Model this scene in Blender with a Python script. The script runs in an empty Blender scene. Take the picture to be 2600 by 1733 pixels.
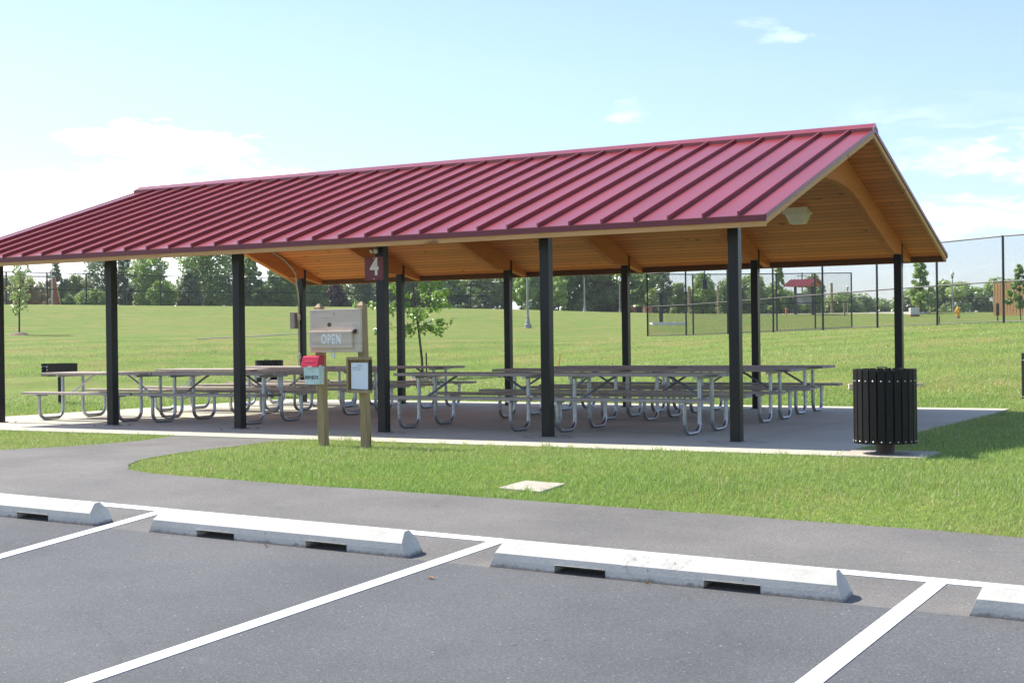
import bpy, bmesh, math, random
import numpy as np
from mathutils import Vector, Matrix
random.seed(7); RNG = np.random.default_rng(11)
scene = bpy.context.scene
COL = scene.collection
PI = math.pi

# ------------------------------------------------------------------ materials
def nn(nt, t, **kw):
    n = nt.nodes.new(t)
    for k, v in kw.items():
        if k.startswith('i_'):
            n.inputs[int(k[2:]) if k[2:].isdigit() else k[2:]].default_value = v
        else:
            setattr(n, k, v)
    return n
def ramp(nt, stops, interp='LINEAR'):
    r = nt.nodes.new('ShaderNodeValToRGB'); cr = r.color_ramp; cr.interpolation = interp
    while len(cr.elements) < len(stops): cr.elements.new(0.5)
    for e, (p, c) in zip(cr.elements, stops):
        e.position = p; e.color = (*c, 1) if len(c) == 3 else c
    return r
def new_mat(name):
    m = bpy.data.materials.new(name); m.use_nodes = True
    nt = m.node_tree; nt.nodes.clear()
    out = nt.nodes.new('ShaderNodeOutputMaterial'); b = nt.nodes.new('ShaderNodeBsdfPrincipled')
    nt.links.new(b.outputs[0], out.inputs[0])
    return m, nt, b
def noise(nt, scale, detail=4, rough=.55, stretch=None, coord='Object', dist=0):
    tc = nt.nodes.new('ShaderNodeTexCoord'); src = tc.outputs[coord]
    if stretch:
        mp = nt.nodes.new('ShaderNodeMapping'); mp.inputs['Scale'].default_value = stretch
        nt.links.new(src, mp.inputs[0]); src = mp.outputs[0]
    n = nt.nodes.new('ShaderNodeTexNoise'); n.inputs['Scale'].default_value = scale
    n.inputs['Detail'].default_value = detail; n.inputs['Roughness'].default_value = rough
    n.inputs['Distortion'].default_value = dist
    nt.links.new(src, n.inputs['Vector'])
    return n
def mixc(nt, fac, a, b, mode='MIX'):
    m = nt.nodes.new('ShaderNodeMix'); m.data_type = 'RGBA'; m.blend_type = mode
    for sock, v in ((m.inputs[0], fac), (m.inputs[6], a), (m.inputs[7], b)):
        if hasattr(v, 'links') or hasattr(v, 'is_linked'): nt.links.new(v, sock)
        elif isinstance(v, (int, float)): sock.default_value = v
        else: sock.default_value = (*v, 1)
    return m.outputs[2]
def bump(nt, b, h, strength=.3, dist=.01):
    bp = nt.nodes.new('ShaderNodeBump'); bp.inputs['Strength'].default_value = strength
    bp.inputs['Distance'].default_value = dist
    nt.links.new(h, bp.inputs['Height']); nt.links.new(bp.outputs[0], b.inputs['Normal'])
def simple(name, c1, c2=None, rough=.6, metal=0, scale=12, stretch=None, bmp=0, spec=.5, detail=4, lo=.35, hi=.65, coat=0):
    m, nt, b = new_mat(name)
    c2 = c2 or tuple(x * .8 for x in c1)
    n = noise(nt, scale, detail, stretch=stretch)
    r = ramp(nt, [(lo, c1), (hi, c2)])
    nt.links.new(n.outputs[0], r.inputs[0]); nt.links.new(r.outputs[0], b.inputs['Base Color'])
    b.inputs['Roughness'].default_value = rough; b.inputs['Metallic'].default_value = metal
    b.inputs['Specular IOR Level'].default_value = spec; b.inputs['Coat Weight'].default_value = coat
    if bmp: bump(nt, b, n.outputs[0], bmp, .004)
    return m
def wood(name, ca, cb, cdark, stretch=(1.2, 22, 22), scale=2.2, rough=.7, knots=True, boards=None):
    m, nt, b = new_mat(name)
    n = noise(nt, scale, 6, .6, stretch, dist=.6)
    r = ramp(nt, [(.3, ca), (.55, cb), (.75, cdark)])
    nt.links.new(n.outputs[0], r.inputs[0]); col = r.outputs[0]
    if knots:
        n2 = noise(nt, 1.0, 1, .4, tuple(s * k for s, k in zip(stretch, (3.0, .35, .35))))
        r2 = ramp(nt, [(.70, (0, 0, 0)), (.78, (1, 1, 1))])
        nt.links.new(n2.outputs[0], r2.inputs[0])
        col = mixc(nt, r2.outputs[0], col, tuple(x * .55 for x in cdark))
    nt.links.new(col, b.inputs['Base Color']); b.inputs['Roughness'].default_value = rough
    b.inputs['Specular IOR Level'].default_value = .3
    bump(nt, b, n.outputs[0], .25, .003)
    return m

M = {}
M['wood_grey'] = wood('weathered_wood', (.50, .435, .38), (.41, .355, .31), (.28, .235, .20))
M['treated'] = wood('treated_lumber', (.42, .315, .175), (.33, .24, .125), (.18, .12, .058), stretch=(18, 18, 1.1))
M['pine'] = wood('pale_pine', (.70, .585, .475), (.63, .51, .40), (.46, .35, .26), stretch=(1.3, 1, 20), scale=1.5, knots=False)
M['glulam'] = wood('glulam_timber', (.56, .200, .048), (.51, .172, .040), (.41, .128, .029), stretch=(9, 1.0, 9))
M['glulam_x'] = wood('fascia_timber', (.66, .38, .165), (.60, .33, .135), (.48, .24, .088), stretch=(.9, 14, 14))
M['post'] = simple('black_powder_coat', (.0065, .007, .008), (.009, .0095, .0105), rough=.33, scale=6, spec=.34)
M['black'] = simple('black_steel', (.012, .012, .013), (.02, .02, .021), rough=.5, scale=14)
M['slat'] = simple('black_plastic_slat', (.010, .009, .0085), (.016, .014, .013), rough=.5, scale=9, stretch=(6, 6, 1), spec=.2)
M['slat_brown'] = simple('brown_plastic_slat', (.05, .026, .018), (.065, .034, .024), rough=.5, scale=9, stretch=(6, 6, 1))
M['galv'] = simple('galvanised_steel', (.50, .52, .54), (.34, .36, .38), rough=.36, metal=1, scale=40, detail=6)
M['bolt'] = simple('zinc_bolt', (.75, .75, .72), (.6, .6, .58), rough=.35, metal=.7)
M['red'] = simple('maroon_roof_paint', (.265, .030, .027), (.225, .025, .023), rough=.28, scale=1.1, spec=.6, stretch=(1, .35, 1))
_nt = M['red'].node_tree; _b = [n for n in _nt.nodes if n.type == 'BSDF_PRINCIPLED'][0]
bump(_nt, _b, noise(_nt, 1.7, 2, .5, (2.2, .5, 1)).outputs[0], .10, .05)
M['maroon'] = simple('maroon_trim_paint', (.165, .018, .026), (.145, .016, .023), rough=.4, scale=3, spec=.5)
M['white'] = simple('white_sign_paint', (.80, .80, .76), (.74, .74, .70), rough=.6)
M['whitefade'] = simple('faded_white_paint', (.86, .87, .86), (.74, .74, .72), rough=.7, scale=60)
M['blackink'] = simple('black_ink', (.015, .015, .015), rough=.6)
M['greyink'] = simple('grey_ink', (.32, .32, .34), rough=.6)
M['paper'] = simple('white_paper', (.78, .82, .88), (.74, .78, .85), rough=.6, scale=3)
M['redlid'] = simple('red_plastic_lid', (.55, .012, .045), (.50, .01, .04), rough=.32, scale=8)
M['pinkink'] = simple('pale_red_lettering', (.68, .08, .12), rough=.4)
M['clearbox'] = simple('frosted_plastic_box', (.62, .76, .77), (.50, .64, .66), rough=.3, scale=16)
M['boxgrey'] = simple('grey_enclosure_paint', (.30, .30, .28), (.27, .27, .25), rough=.45)
M['conduit'] = simple('conduit_metal', (.50, .47, .40), (.44, .41, .35), rough=.45, metal=.4)
M['lightbody'] = simple('yellowed_lens_plastic', (.92, .90, .76), (.88, .85, .70), rough=.35, scale=10)
M['lens'] = simple('clear_flood_glass', (.65, .66, .66), (.45, .46, .46), rough=.15, scale=30)
M['lampgrey'] = simple('grey_lamp_paint', (.33, .32, .29), (.28, .27, .245), rough=.5)
M['globe'] = simple('white_lamp_globe', (.80, .80, .78), (.76, .76, .74), rough=.25)
M['fence'] = simple('black_vinyl_wire', (.014, .013, .013), (.022, .018, .016), rough=.5)
M['orange'] = simple('orange_paint', (.75, .21, .02), (.66, .17, .015), rough=.5)
M['yellow'] = simple('yellow_hydrant_paint', (.75, .40, .015), (.66, .33, .01), rough=.45, scale=20)
M['goalwhite'] = simple('white_goal_tube', (.78, .78, .76), rough=.4)
M['net'] = simple('orange_net_cord', (.70, .20, .045), (.55, .14, .03), rough=.8)
M['padlock'] = simple('padlock_steel', (.62, .66, .70), (.5, .53, .56), rough=.3, metal=.8)
M['shadewood'] = wood('shade_toned_lumber', (.17, .085, .038), (.13, .062, .027), (.09, .042, .018), stretch=(.9, 14, 14))  # wood tone darkened to stand in for shade inside the eaves
M['cedar'] = wood('cedar_slats', (.52, .30, .13), (.44, .24, .10), (.30, .155, .06), stretch=(16, 16, 1))
M['bark'] = simple('tree_bark', (.075, .058, .042), (.045, .034, .025), rough=.9, scale=9, stretch=(3, 3, 1), bmp=.4)
M['barkyoung'] = simple('young_bark', (.10, .085, .065), (.06, .05, .038), rough=.85, scale=16, stretch=(3, 3, 1))
M['mulch'] = simple('bark_mulch', (.30, .21, .145), (.13, .085, .055), rough=.95, scale=60, bmp=.8)
M['roofdeck'] = None
M['brick'] = simple('tan_brick', (.33, .17, .09), (.26, .13, .07), rough=.8, scale=20)
M['tileroof'] = simple('terracotta_shingles', (.42, .17, .10), (.34, .13, .08), rough=.8, scale=8)
M['siding'] = simple('pale_siding', (.62, .60, .56), (.56, .54, .50), rough=.7)
M['redpaint'] = simple('red_frame_paint', (.42, .03, .035), (.36, .025, .03), rough=.45)
M['leafdry'] = simple('dry_leaf', (.45, .25, .10), (.36, .19, .07), rough=.7)
M['joint'] = simple('joint_filler', (.05, .045, .04), (.08, .07, .06), rough=.9)
M['stonepad'] = simple('pale_concrete_pad', (.52, .46, .365), (.36, .315, .25), rough=.9, scale=7, bmp=.4, detail=8)

# ceiling boards : tongue and groove running along x
def ceiling_mat():
    m, nt, b = new_mat('tongue_and_groove_pine')
    tc = nt.nodes.new('ShaderNodeTexCoord'); sp = nt.nodes.new('ShaderNodeSeparateXYZ')
    nt.links.new(tc.outputs['Object'], sp.inputs[0])
    w = .139
    dv = nn(nt, 'ShaderNodeMath', operation='DIVIDE', i_1=w); nt.links.new(sp.outputs[1], dv.inputs[0])
    fr = nn(nt, 'ShaderNodeMath', operation='FRACT'); nt.links.new(dv.outputs[0], fr.inputs[0])
    fl = nn(nt, 'ShaderNodeMath', operation='FLOOR'); nt.links.new(dv.outputs[0], fl.inputs[0])
    wn = nn(nt, 'ShaderNodeTexWhiteNoise', noise_dimensions='1D'); nt.links.new(fl.outputs[0], wn.inputs['W'])
    n = noise(nt, 2.0, 6, .6, (1.0, 18, 18), dist=.5)
    r = ramp(nt, [(.25, (.69, .235, .050)), (.55, (.63, .204, .042)), (.80, (.53, .160, .032))])
    nt.links.new(n.outputs[0], r.inputs[0])
    tint = nn(nt, 'ShaderNodeMapRange'); nt.links.new(wn.outputs[0], tint.inputs[0])
    tint.inputs[3].default_value = .80; tint.inputs[4].default_value = 1.12
    vm = nt.nodes.new('ShaderNodeVectorMath'); vm.operation = 'SCALE'
    nt.links.new(r.outputs[0], vm.inputs[0]); nt.links.new(tint.outputs[0], vm.inputs['Scale'])
    # knots
    n2 = noise(nt, 1.0, 1, .4, (4.2, 9, 9))
    r2 = ramp(nt, [(.715, (0, 0, 0)), (.775, (1, 1, 1))]); nt.links.new(n2.outputs[0], r2.inputs[0])
    c = mixc(nt, r2.outputs[0], vm.outputs[0], (.12, .04, .012))
    g = ramp(nt, [(.0, (1, 1, 1)), (.06, (1, 1, 1)), (.09, (0, 0, 0)), (.955, (0, 0, 0)), (.975, (1, 1, 1))])
    nt.links.new(fr.outputs[0], g.inputs[0])
    c = mixc(nt, g.outputs[0], c, (.19, .06, .015))
    nt.links.new(c, b.inputs['Base Color']); b.inputs['Roughness'].default_value = .55
    b.inputs['Specular IOR Level'].default_value = .3
    inv = nn(nt, 'ShaderNodeMath', operation='SUBTRACT', i_0=1.0); nt.links.new(g.outputs[0], inv.inputs[1])
    bump(nt, b, inv.outputs[0], .6, .006)
    return m
M['ceiling'] = ceiling_mat()

def asphalt(name, ca, cb, speck, big=.5):
    m, nt, b = new_mat(name)
    f = noise(nt, 68, 4, .8); r = ramp(nt, [(.34, ca), (.56, cb), (.72, speck)])
    nt.links.new(f.outputs[0], r.inputs[0])
    g = noise(nt, big, 5, .6, (1, 1, 1)); rg = ramp(nt, [(.28, (.76, .76, .77)), (.50, (1, 1, 1)), (.70, (1.2, 1.19, 1.17))])
    nt.links.new(g.outputs[0], rg.inputs[0])
    c = mixc(nt, 1.0, r.outputs[0], rg.outputs[0], 'MULTIPLY')
    # hairline cracks, only here and there, and soft drip stains
    tcv = nt.nodes.new('ShaderNodeTexCoord'); wn_ = noise(nt, 1.5, 4, .6)
    wv = mixc(nt, .25, tcv.outputs['Object'], wn_.outputs['Color'])
    vo = nt.nodes.new('ShaderNodeTexVoronoi'); vo.feature = 'DISTANCE_TO_EDGE'; vo.inputs['Scale'].default_value = .55
    nt.links.new(wv, vo.inputs['Vector'])
    rc = ramp(nt, [(.0, (1, 1, 1)), (.004, (.8, .8, .8)), (.009, (0, 0, 0))]); nt.links.new(vo.outputs[0], rc.inputs[0])
    where = noise(nt, .35, 2, .5); rw = ramp(nt, [(.52, (0, 0, 0)), (.62, (.16, .16, .16))]); nt.links.new(where.outputs[0], rw.inputs[0])
    ck = mixc(nt, 1.0, rc.outputs[0], rw.outputs[0], 'MULTIPLY')
    c = mixc(nt, ck, c, tuple(x * .45 for x in ca))
    st_ = noise(nt, 1.9, 3, .55, dist=.8); rs = ramp(nt, [(.66, (0, 0, 0)), (.80, (.5, .5, .5))]); nt.links.new(st_.outputs[0], rs.inputs[0])
    c = mixc(nt, rs.outputs[0], c, tuple(x * .62 for x in ca))
    pl_ = noise(nt, 1.3, 6, .7, (1, 2.5, 1)); rp_ = ramp(nt, [(.64, (0, 0, 0)), (.80, (.30, .30, .30))]); nt.links.new(pl_.outputs[0], rp_.inputs[0])
    c = mixc(nt, rp_.outputs[0], c, (.33, .325, .32))
    # tiny pale stones and dark pits
    v = noise(nt, 48, 1, .5); rv = ramp(nt, [(.74, (0, 0, 0)), (.78, (1, 1, 1))]); nt.links.new(v.outputs[0], rv.inputs[0])
    c = mixc(nt, rv.outputs[0], c, (.36, .34, .31))
    v2 = noise(nt, 30, 2, .6); rv2 = ramp(nt, [(.24, (1, 1, 1)), (.30, (0, 0, 0))]); nt.links.new(v2.outputs[0], rv2.inputs[0])
    c = mixc(nt, rv2.outputs[0], c, tuple(x * .45 for x in ca))
    nt.links.new(c, b.inputs['Base Color']); b.inputs['Roughness'].default_value = .85
    b.inputs['Specular IOR Level'].default_value = .35
    bump(nt, b, f.outputs[0], .8, .006)
    return m
M['lot'] = asphalt('parking_asphalt', (.075, .076, .0775), (.116, .118, .1195), (.22, .22, .22))
M['walk'] = asphalt('walkway_asphalt', (.118, .111, .100), (.172, .163, .148), (.29, .277, .255), .8)

def paint_mat():
    m, nt, b = new_mat('white_road_paint')
    n = noise(nt, 80, 4, .7); r = ramp(nt, [(.22, (.42, .41, .39)), (.34, (.80, .80, .78))])
    nt.links.new(n.outputs[0], r.inputs[0]); nt.links.new(r.outputs[0], b.inputs['Base Color'])
    b.inputs['Roughness'].default_value = .7; bump(nt, b, n.outputs[0], .35, .003)
    return m
M['paint'] = paint_mat()

def concrete(name, a, c, stain, bs=.25, sc=1.6, fine=60):
    m, nt, b = new_mat(name)
    n = noise(nt, sc, 6, .62); r = ramp(nt, [(.30, stain), (.50, a), (.72, c)]); nt.links.new(n.outputs[0], r.inputs[0])
    f = noise(nt, fine, 3, .6); rf = ramp(nt, [(.3, (.88, .88, .88)), (.6, (1, 1, 1))]); nt.links.new(f.outputs[0], rf.inputs[0])
    cc = mixc(nt, 1.0, r.outputs[0], rf.outputs[0], 'MULTIPLY')
    pit = noise(nt, 22, 2, .5); rp = ramp(nt, [(.22, (1, 1, 1)), (.27, (0, 0, 0))]); nt.links.new(pit.outputs[0], rp.inputs[0])
    cc = mixc(nt, rp.outputs[0], cc, tuple(x * .35 for x in stain))
    nt.links.new(cc, b.inputs['Base Color']); b.inputs['Roughness'].default_value = .85
    b.inputs['Specular IOR Level'].default_value = .3
    bump(nt, b, f.outputs[0], bs, .004)
    return m
M['slab'] = concrete('pavilion_slab_concrete', (.53, .50, .388), (.57, .54, .425), (.47, .443, .338), .12, .7)
M['stop'] = concrete('wheel_stop_concrete', (.57, .552, .49), (.61, .592, .53), (.49, .473, .42), .35, 3.0)
def soil_base(m):
    nt = m.node_tree; b = [n for n in nt.nodes if n.type == 'BSDF_PRINCIPLED'][0]
    src = b.inputs['Base Color'].links[0].from_socket
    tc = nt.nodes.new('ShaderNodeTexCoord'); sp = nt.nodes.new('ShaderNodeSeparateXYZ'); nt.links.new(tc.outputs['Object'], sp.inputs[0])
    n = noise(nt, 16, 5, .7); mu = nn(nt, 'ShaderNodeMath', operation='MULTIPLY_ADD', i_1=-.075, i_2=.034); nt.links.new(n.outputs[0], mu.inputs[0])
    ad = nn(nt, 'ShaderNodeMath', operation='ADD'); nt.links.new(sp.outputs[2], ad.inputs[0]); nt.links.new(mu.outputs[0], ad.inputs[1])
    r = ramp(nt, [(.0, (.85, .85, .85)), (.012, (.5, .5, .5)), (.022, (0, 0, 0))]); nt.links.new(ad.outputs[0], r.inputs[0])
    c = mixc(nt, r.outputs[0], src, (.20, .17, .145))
    n2 = noise(nt, 5, 6, .7, (1, 1, .35)); r2 = ramp(nt, [(.60, (0, 0, 0)), (.76, (.4, .4, .4))]); nt.links.new(n2.outputs[0], r2.inputs[0])
    c = mixc(nt, r2.outputs[0], c, (.44, .42, .375))
    nt.links.new(c, b.inputs['Base Color'])
soil_base(M['stop'])

def grass_ground():
    m, nt, b = new_mat('mown_lawn')
    tc = nt.nodes.new('ShaderNodeTexCoord')
    big = noise(nt, .16, 5, .6); mid = noise(nt, 1.3, 5, .65); fine = noise(nt, 16, 6, .7); ff = noise(nt, 60, 3, .7)
    r1 = ramp(nt, [(.32, (.118, .192, .030)), (.5, (.152, .215, .038)), (.66, (.200, .218, .055))]); nt.links.new(big.outputs[0], r1.inputs[0])
    r2 = ramp(nt, [(.30, (.095, .165, .022)), (.52, (.165, .212, .040)), (.70, (.275, .245, .090))]); nt.links.new(mid.outputs[0], r2.inputs[0])
    c = mixc(nt, .5, r1.outputs[0], r2.outputs[0])
    # mowing bands running along the bank
    sp = nt.nodes.new('ShaderNodeSeparateXYZ'); nt.links.new(tc.outputs['Object'], sp.inputs[0])
    d1 = nn(nt, 'ShaderNodeMath', operation='MULTIPLY', i_1=-.60); nt.links.new(sp.outputs[0], d1.inputs[0])
    d2 = nn(nt, 'ShaderNodeMath', operation='MULTIPLY_ADD', i_1=.80); nt.links.new(sp.outputs[1], d2.inputs[0]); nt.links.new(d1.outputs[0], d2.inputs[2])
    wob = nn(nt, 'ShaderNodeMath', operation='MULTIPLY_ADD', i_1=2.2); nt.links.new(big.outputs[0], wob.inputs[0]); nt.links.new(d2.outputs[0], wob.inputs[2])
    sn = nn(nt, 'ShaderNodeMath', operation='MULTIPLY', i_1=2.1); nt.links.new(wob.outputs[0], sn.inputs[0])
    si = nn(nt, 'ShaderNodeMath', operation='SINE'); nt.links.new(sn.outputs[0], si.inputs[0])
    mr = nn(nt, 'ShaderNodeMapRange'); nt.links.new(si.outputs[0], mr.inputs[0]); mr.inputs[1].default_value = -1; mr.inputs[3].default_value = .90; mr.inputs[4].default_value = 1.10
    vm = nt.nodes.new('ShaderNodeVectorMath'); vm.operation = 'SCALE'; nt.links.new(c, vm.inputs[0]); nt.links.new(mr.outputs[0], vm.inputs['Scale'])
    # dry straw patches
    dry = noise(nt, .42, 4, .7); rd = ramp(nt, [(.50, (0, 0, 0)), (.68, (.85, .85, .85))]); nt.links.new(dry.outputs[0], rd.inputs[0])
    c = mixc(nt, rd.outputs[0], vm.outputs[0], (.26, .215, .072))
    rf = ramp(nt, [(.30, (.55, .58, .50)), (.5, (1, 1, 1)), (.70, (1.35, 1.33, 1.25))]); nt.links.new(fine.outputs[0], rf.inputs[0])
    c = mixc(nt, 1.0, c, rf.outputs[0], 'MULTIPLY')
    rg = ramp(nt, [(.32, (.62, .65, .6)), (.55, (1, 1, 1)), (.72, (1.4, 1.4, 1.35))]); nt.links.new(ff.outputs[0], rg.inputs[0])
    c = mixc(nt, .8, c, rg.outputs[0], 'MULTIPLY')
    nt.links.new(c, b.inputs['Base Color']); b.inputs['Roughness'].default_value = .9
    b.inputs['Specular IOR Level'].default_value = .15
    bump(nt, b, fine.outputs[0], .8, .03)
    return m
M['lawn'] = grass_ground()

def leaf_mat(name, trans=.35, gloss=.10):
    m = bpy.data.materials.new(name); m.use_nodes = True; nt = m.node_tree; nt.nodes.clear()
    out = nt.nodes.new('ShaderNodeOutputMaterial'); at = nn(nt, 'ShaderNodeAttribute', attribute_name='tint')
    d = nt.nodes.new('ShaderNodeBsdfDiffuse'); t = nt.nodes.new('ShaderNodeBsdfTranslucent'); g = nt.nodes.new('ShaderNodeBsdfGlossy')
    g.inputs['Roughness'].default_value = .45
    nt.links.new(at.outputs['Color'], d.inputs[0]); nt.links.new(at.outputs['Color'], t.inputs[0])
    a = nt.nodes.new('ShaderNodeMixShader'); a.inputs[0].default_value = trans
    nt.links.new(d.outputs[0], a.inputs[1]); nt.links.new(t.outputs[0], a.inputs[2])
    fr = nt.nodes.new('ShaderNodeFresnel'); fr.inputs[0].default_value = 1.35
    mu = nn(nt, 'ShaderNodeMath', operation='MULTIPLY', i_1=gloss * 5); nt.links.new(fr.outputs[0], mu.inputs[0])
    c = nt.nodes.new('ShaderNodeMixShader'); nt.links.new(mu.outputs[0], c.inputs[0])
    nt.links.new(a.outputs[0], c.inputs[1]); nt.links.new(g.outputs[0], c.inputs[2]); nt.links.new(c.outputs[0], out.inputs[0])
    return m
M['leaf'] = leaf_mat('leaf_green', .50, .03); M['blade'] = leaf_mat('grass_blade', .45, .11)

# ------------------------------------------------------------------ mesh builder
class MB:
    def __init__(s): s.v = []; s.f = []
    def add(s, vs, fs):
        o = len(s.v); s.v += [tuple(float(c) for c in p) for p in vs]; s.f += [tuple(i + o for i in f) for f in fs]; return s
    def box(s, x0, x1, y0, y1, z0, z1):
        return s.add([(x0,y0,z0),(x1,y0,z0),(x1,y1,z0),(x0,y1,z0),(x0,y0,z1),(x1,y0,z1),(x1,y1,z1),(x0,y1,z1)],
                     [(0,3,2,1),(4,5,6,7),(0,1,5,4),(1,2,6,5),(2,3,7,6),(3,0,4,7)])
    def obox(s, c, ax, ay, az):
        c, ax, ay, az = map(Vector, (c, ax, ay, az))
        vs = [c + a*ax + b*ay + d*az for d in (-1,1) for a, b in ((-1,-1),(1,-1),(1,1),(-1,1))]
        return s.add(vs, [(0,3,2,1),(4,5,6,7),(0,1,5,4),(1,2,6,5),(2,3,7,6),(3,0,4,7)])
    def tube(s, pts, r, n=8, cap=True):
        pts = [Vector(p) for p in pts]; rs = r if isinstance(r, (list, tuple)) else [r]*len(pts)
        prev = None; rings = []
        for i, p in enumerate(pts):
            d = (pts[min(i+1, len(pts)-1)] - pts[max(i-1, 0)]).normalized()
            if prev is None:
                a = Vector((0,0,1)) if abs(d.z) < .9 else Vector((1,0,0)); u = d.cross(a).normalized()
            else: u = (prev - d*prev.dot(d)).normalized()
            prev = u; w = d.cross(u)
            rings.append([p + (u*math.cos(2*PI*k/n) + w*math.sin(2*PI*k/n))*rs[i] for k in range(n)])
        fs = []
        for i in range(len(rings)-1):
            for k in range(n):
                k2 = (k+1) % n; fs.append((i*n+k, i*n+k2, (i+1)*n+k2, (i+1)*n+k))
        if cap:
            fs.append(tuple(reversed(range(n)))); fs.append(tuple((len(rings)-1)*n + k for k in range(n)))
        return s.add([q for rg in rings for q in rg], fs)
    def lathe(s, prof, c=(0,0,0), n=16):
        vs = []; fs = []
        for r, z in prof: vs += [(c[0]+r*math.cos(2*PI*k/n), c[1]+r*math.sin(2*PI*k/n), c[2]+z) for k in range(n)]
        for i in range(len(prof)-1):
            for k in range(n):
                k2 = (k+1) % n; fs.append((i*n+k, i*n+k2, (i+1)*n+k2, (i+1)*n+k))
        fs.append(tuple(reversed(range(n)))); fs.append(tuple((len(prof)-1)*n+k for k in range(n)))
        return s.add(vs, fs)
    def prism(s, poly, axis, a, b):
        n = len(poly)
        def pt(p, t): return (t, p[0], p[1]) if axis == 'x' else ((p[0], t, p[1]) if axis == 'y' else (p[0], p[1], t))
        vs = [pt(p, a) for p in poly] + [pt(p, b) for p in poly]
        fs = [tuple(range(n)), tuple(range(2*n-1, n-1, -1))] + [(i, i+n, (i+1) % n + n, (i+1) % n) for i in range(n)]
        return s.add(vs, fs)
    def build(s, name, mat, parent=None, org=(0,0,0), smooth=False, bevel=0, seg=2):
        me = bpy.data.meshes.new(name)
        ox, oy, oz = org
        me.from_pydata([(x-ox, y-oy, z-oz) for x, y, z in s.v], [], s.f); me.update()
        bm = bmesh.new(); bm.from_mesh(me); bmesh.ops.recalc_face_normals(bm, faces=bm.faces); bm.to_mesh(me); bm.free()
        if mat: me.materials.append(M[mat] if isinstance(mat, str) else mat)
        if smooth:
            for p in me.polygons: p.use_smooth = True
        o = bpy.data.objects.new(name, me); COL.objects.link(o)
        if parent: o.parent = parent
        if bevel:
            md = o.modifiers.new('bevel', 'BEVEL'); md.width = bevel; md.segments = seg; md.limit_method = 'ANGLE'; md.angle_limit = .6
        if smooth:
            try:
                for p in me.polygons: pass
                me.set_sharp_from_angle(angle=.7)
            except Exception: pass
        return o
def tag(o, label=None, cat=None, group=None, kind=None):
    if label: o['label'] = label
    if cat: o['category'] = cat
    if group: o['group'] = group
    if kind: o['kind'] = kind
    return o
def empty(name, loc, label, cat, group=None, rz=0):
    o = bpy.data.objects.new(name, None); COL.objects.link(o); o.location = loc; o.rotation_euler = (0, 0, rz)
    o.empty_display_size = .1
    return tag(o, label, cat, group)
def copy_tree(o, parent=None):
    c = o.copy(); COL.objects.link(c)
    if parent: c.parent = parent
    for ch in [x for x in scene.objects if x.parent == o]: copy_tree(ch, c)
    return c
def mesh_np(name, V, F, mat, parent=None, tint=None, k=4, loc=None):
    me = bpy.data.meshes.new(name); V = np.asarray(V, np.float32); F = np.asarray(F, np.int32)
    me.vertices.add(len(V)); me.vertices.foreach_set('co', V.ravel())
    me.loops.add(F.size); me.loops.foreach_set('vertex_index', F.ravel())
    me.polygons.add(len(F)); me.polygons.foreach_set('loop_start', np.arange(0, F.size, k, dtype=np.int32))
    me.polygons.foreach_set('loop_total', np.full(len(F), k, np.int32))
    me.update(calc_edges=True)
    if tint is not None:
        a = me.color_attributes.new('tint', 'FLOAT_COLOR', 'POINT')
        a.data.foreach_set('color', np.concatenate([tint, np.ones((len(tint), 1))], 1).astype(np.float32).ravel())
    me.materials.append(M[mat])
    o = bpy.data.objects.new(name, me); COL.objects.link(o)
    if parent: o.parent = parent
    if loc is not None: o.location = loc
    return o
def text_part(name, txt, size, mat, parent, mtx, sx=1, bold=0, depth=.001, align='CENTER', spacing=1.0):
    cu = bpy.data.curves.new('txt', 'FONT'); cu.body = txt; cu.size = size; cu.offset = bold; cu.extrude = depth
    cu.align_x = align; cu.align_y = 'CENTER'; cu.space_character = spacing; cu.resolution_u = 3
    t = bpy.data.objects.new('txt', cu); COL.objects.link(t)
    dg = bpy.context.evaluated_depsgraph_get(); me = bpy.data.meshes.new_from_object(t.evaluated_get(dg))
    bpy.data.objects.remove(t); me.name = name
    me.transform(mtx @ Matrix.Diagonal((sx, 1, 1, 1)))
    me.materials.clear(); me.materials.append(M[mat])
    o = bpy.data.objects.new(name, me); COL.objects.link(o)
    if parent: o.parent = parent
    return o
FACE_FRONT = lambda x, y, z: Matrix.Translation((x, y, z)) @ Matrix.Rotation(PI/2, 4, 'X')   # text reading towards -y

# ------------------------------------------------------------------ camera
CR = Vector((0.8731287, 0.48732949, -0.01249964)); CU = Vector((0.00984233, 0.00801309, 0.99991946)); CF = Vector((-0.4873904, 0.8731814, -0.0022))
CPOS = Vector((17.6576736, -15.04565952, 1.21968768))
cam = bpy.data.cameras.new('camera'); cam.sensor_width = 36; cam.sensor_fit = 'HORIZONTAL'; cam.lens = 3504.83/2600*36
cam.clip_start = .1; cam.clip_end = 6000
co = bpy.data.objects.new('camera', cam); COL.objects.link(co)
co.matrix_world = Matrix(((CR.x, CU.x, -CF.x, CPOS.x), (CR.y, CU.y, -CF.y, CPOS.y), (CR.z, CU.z, -CF.z, CPOS.z), (0, 0, 0, 1)))
scene.camera = co

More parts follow.
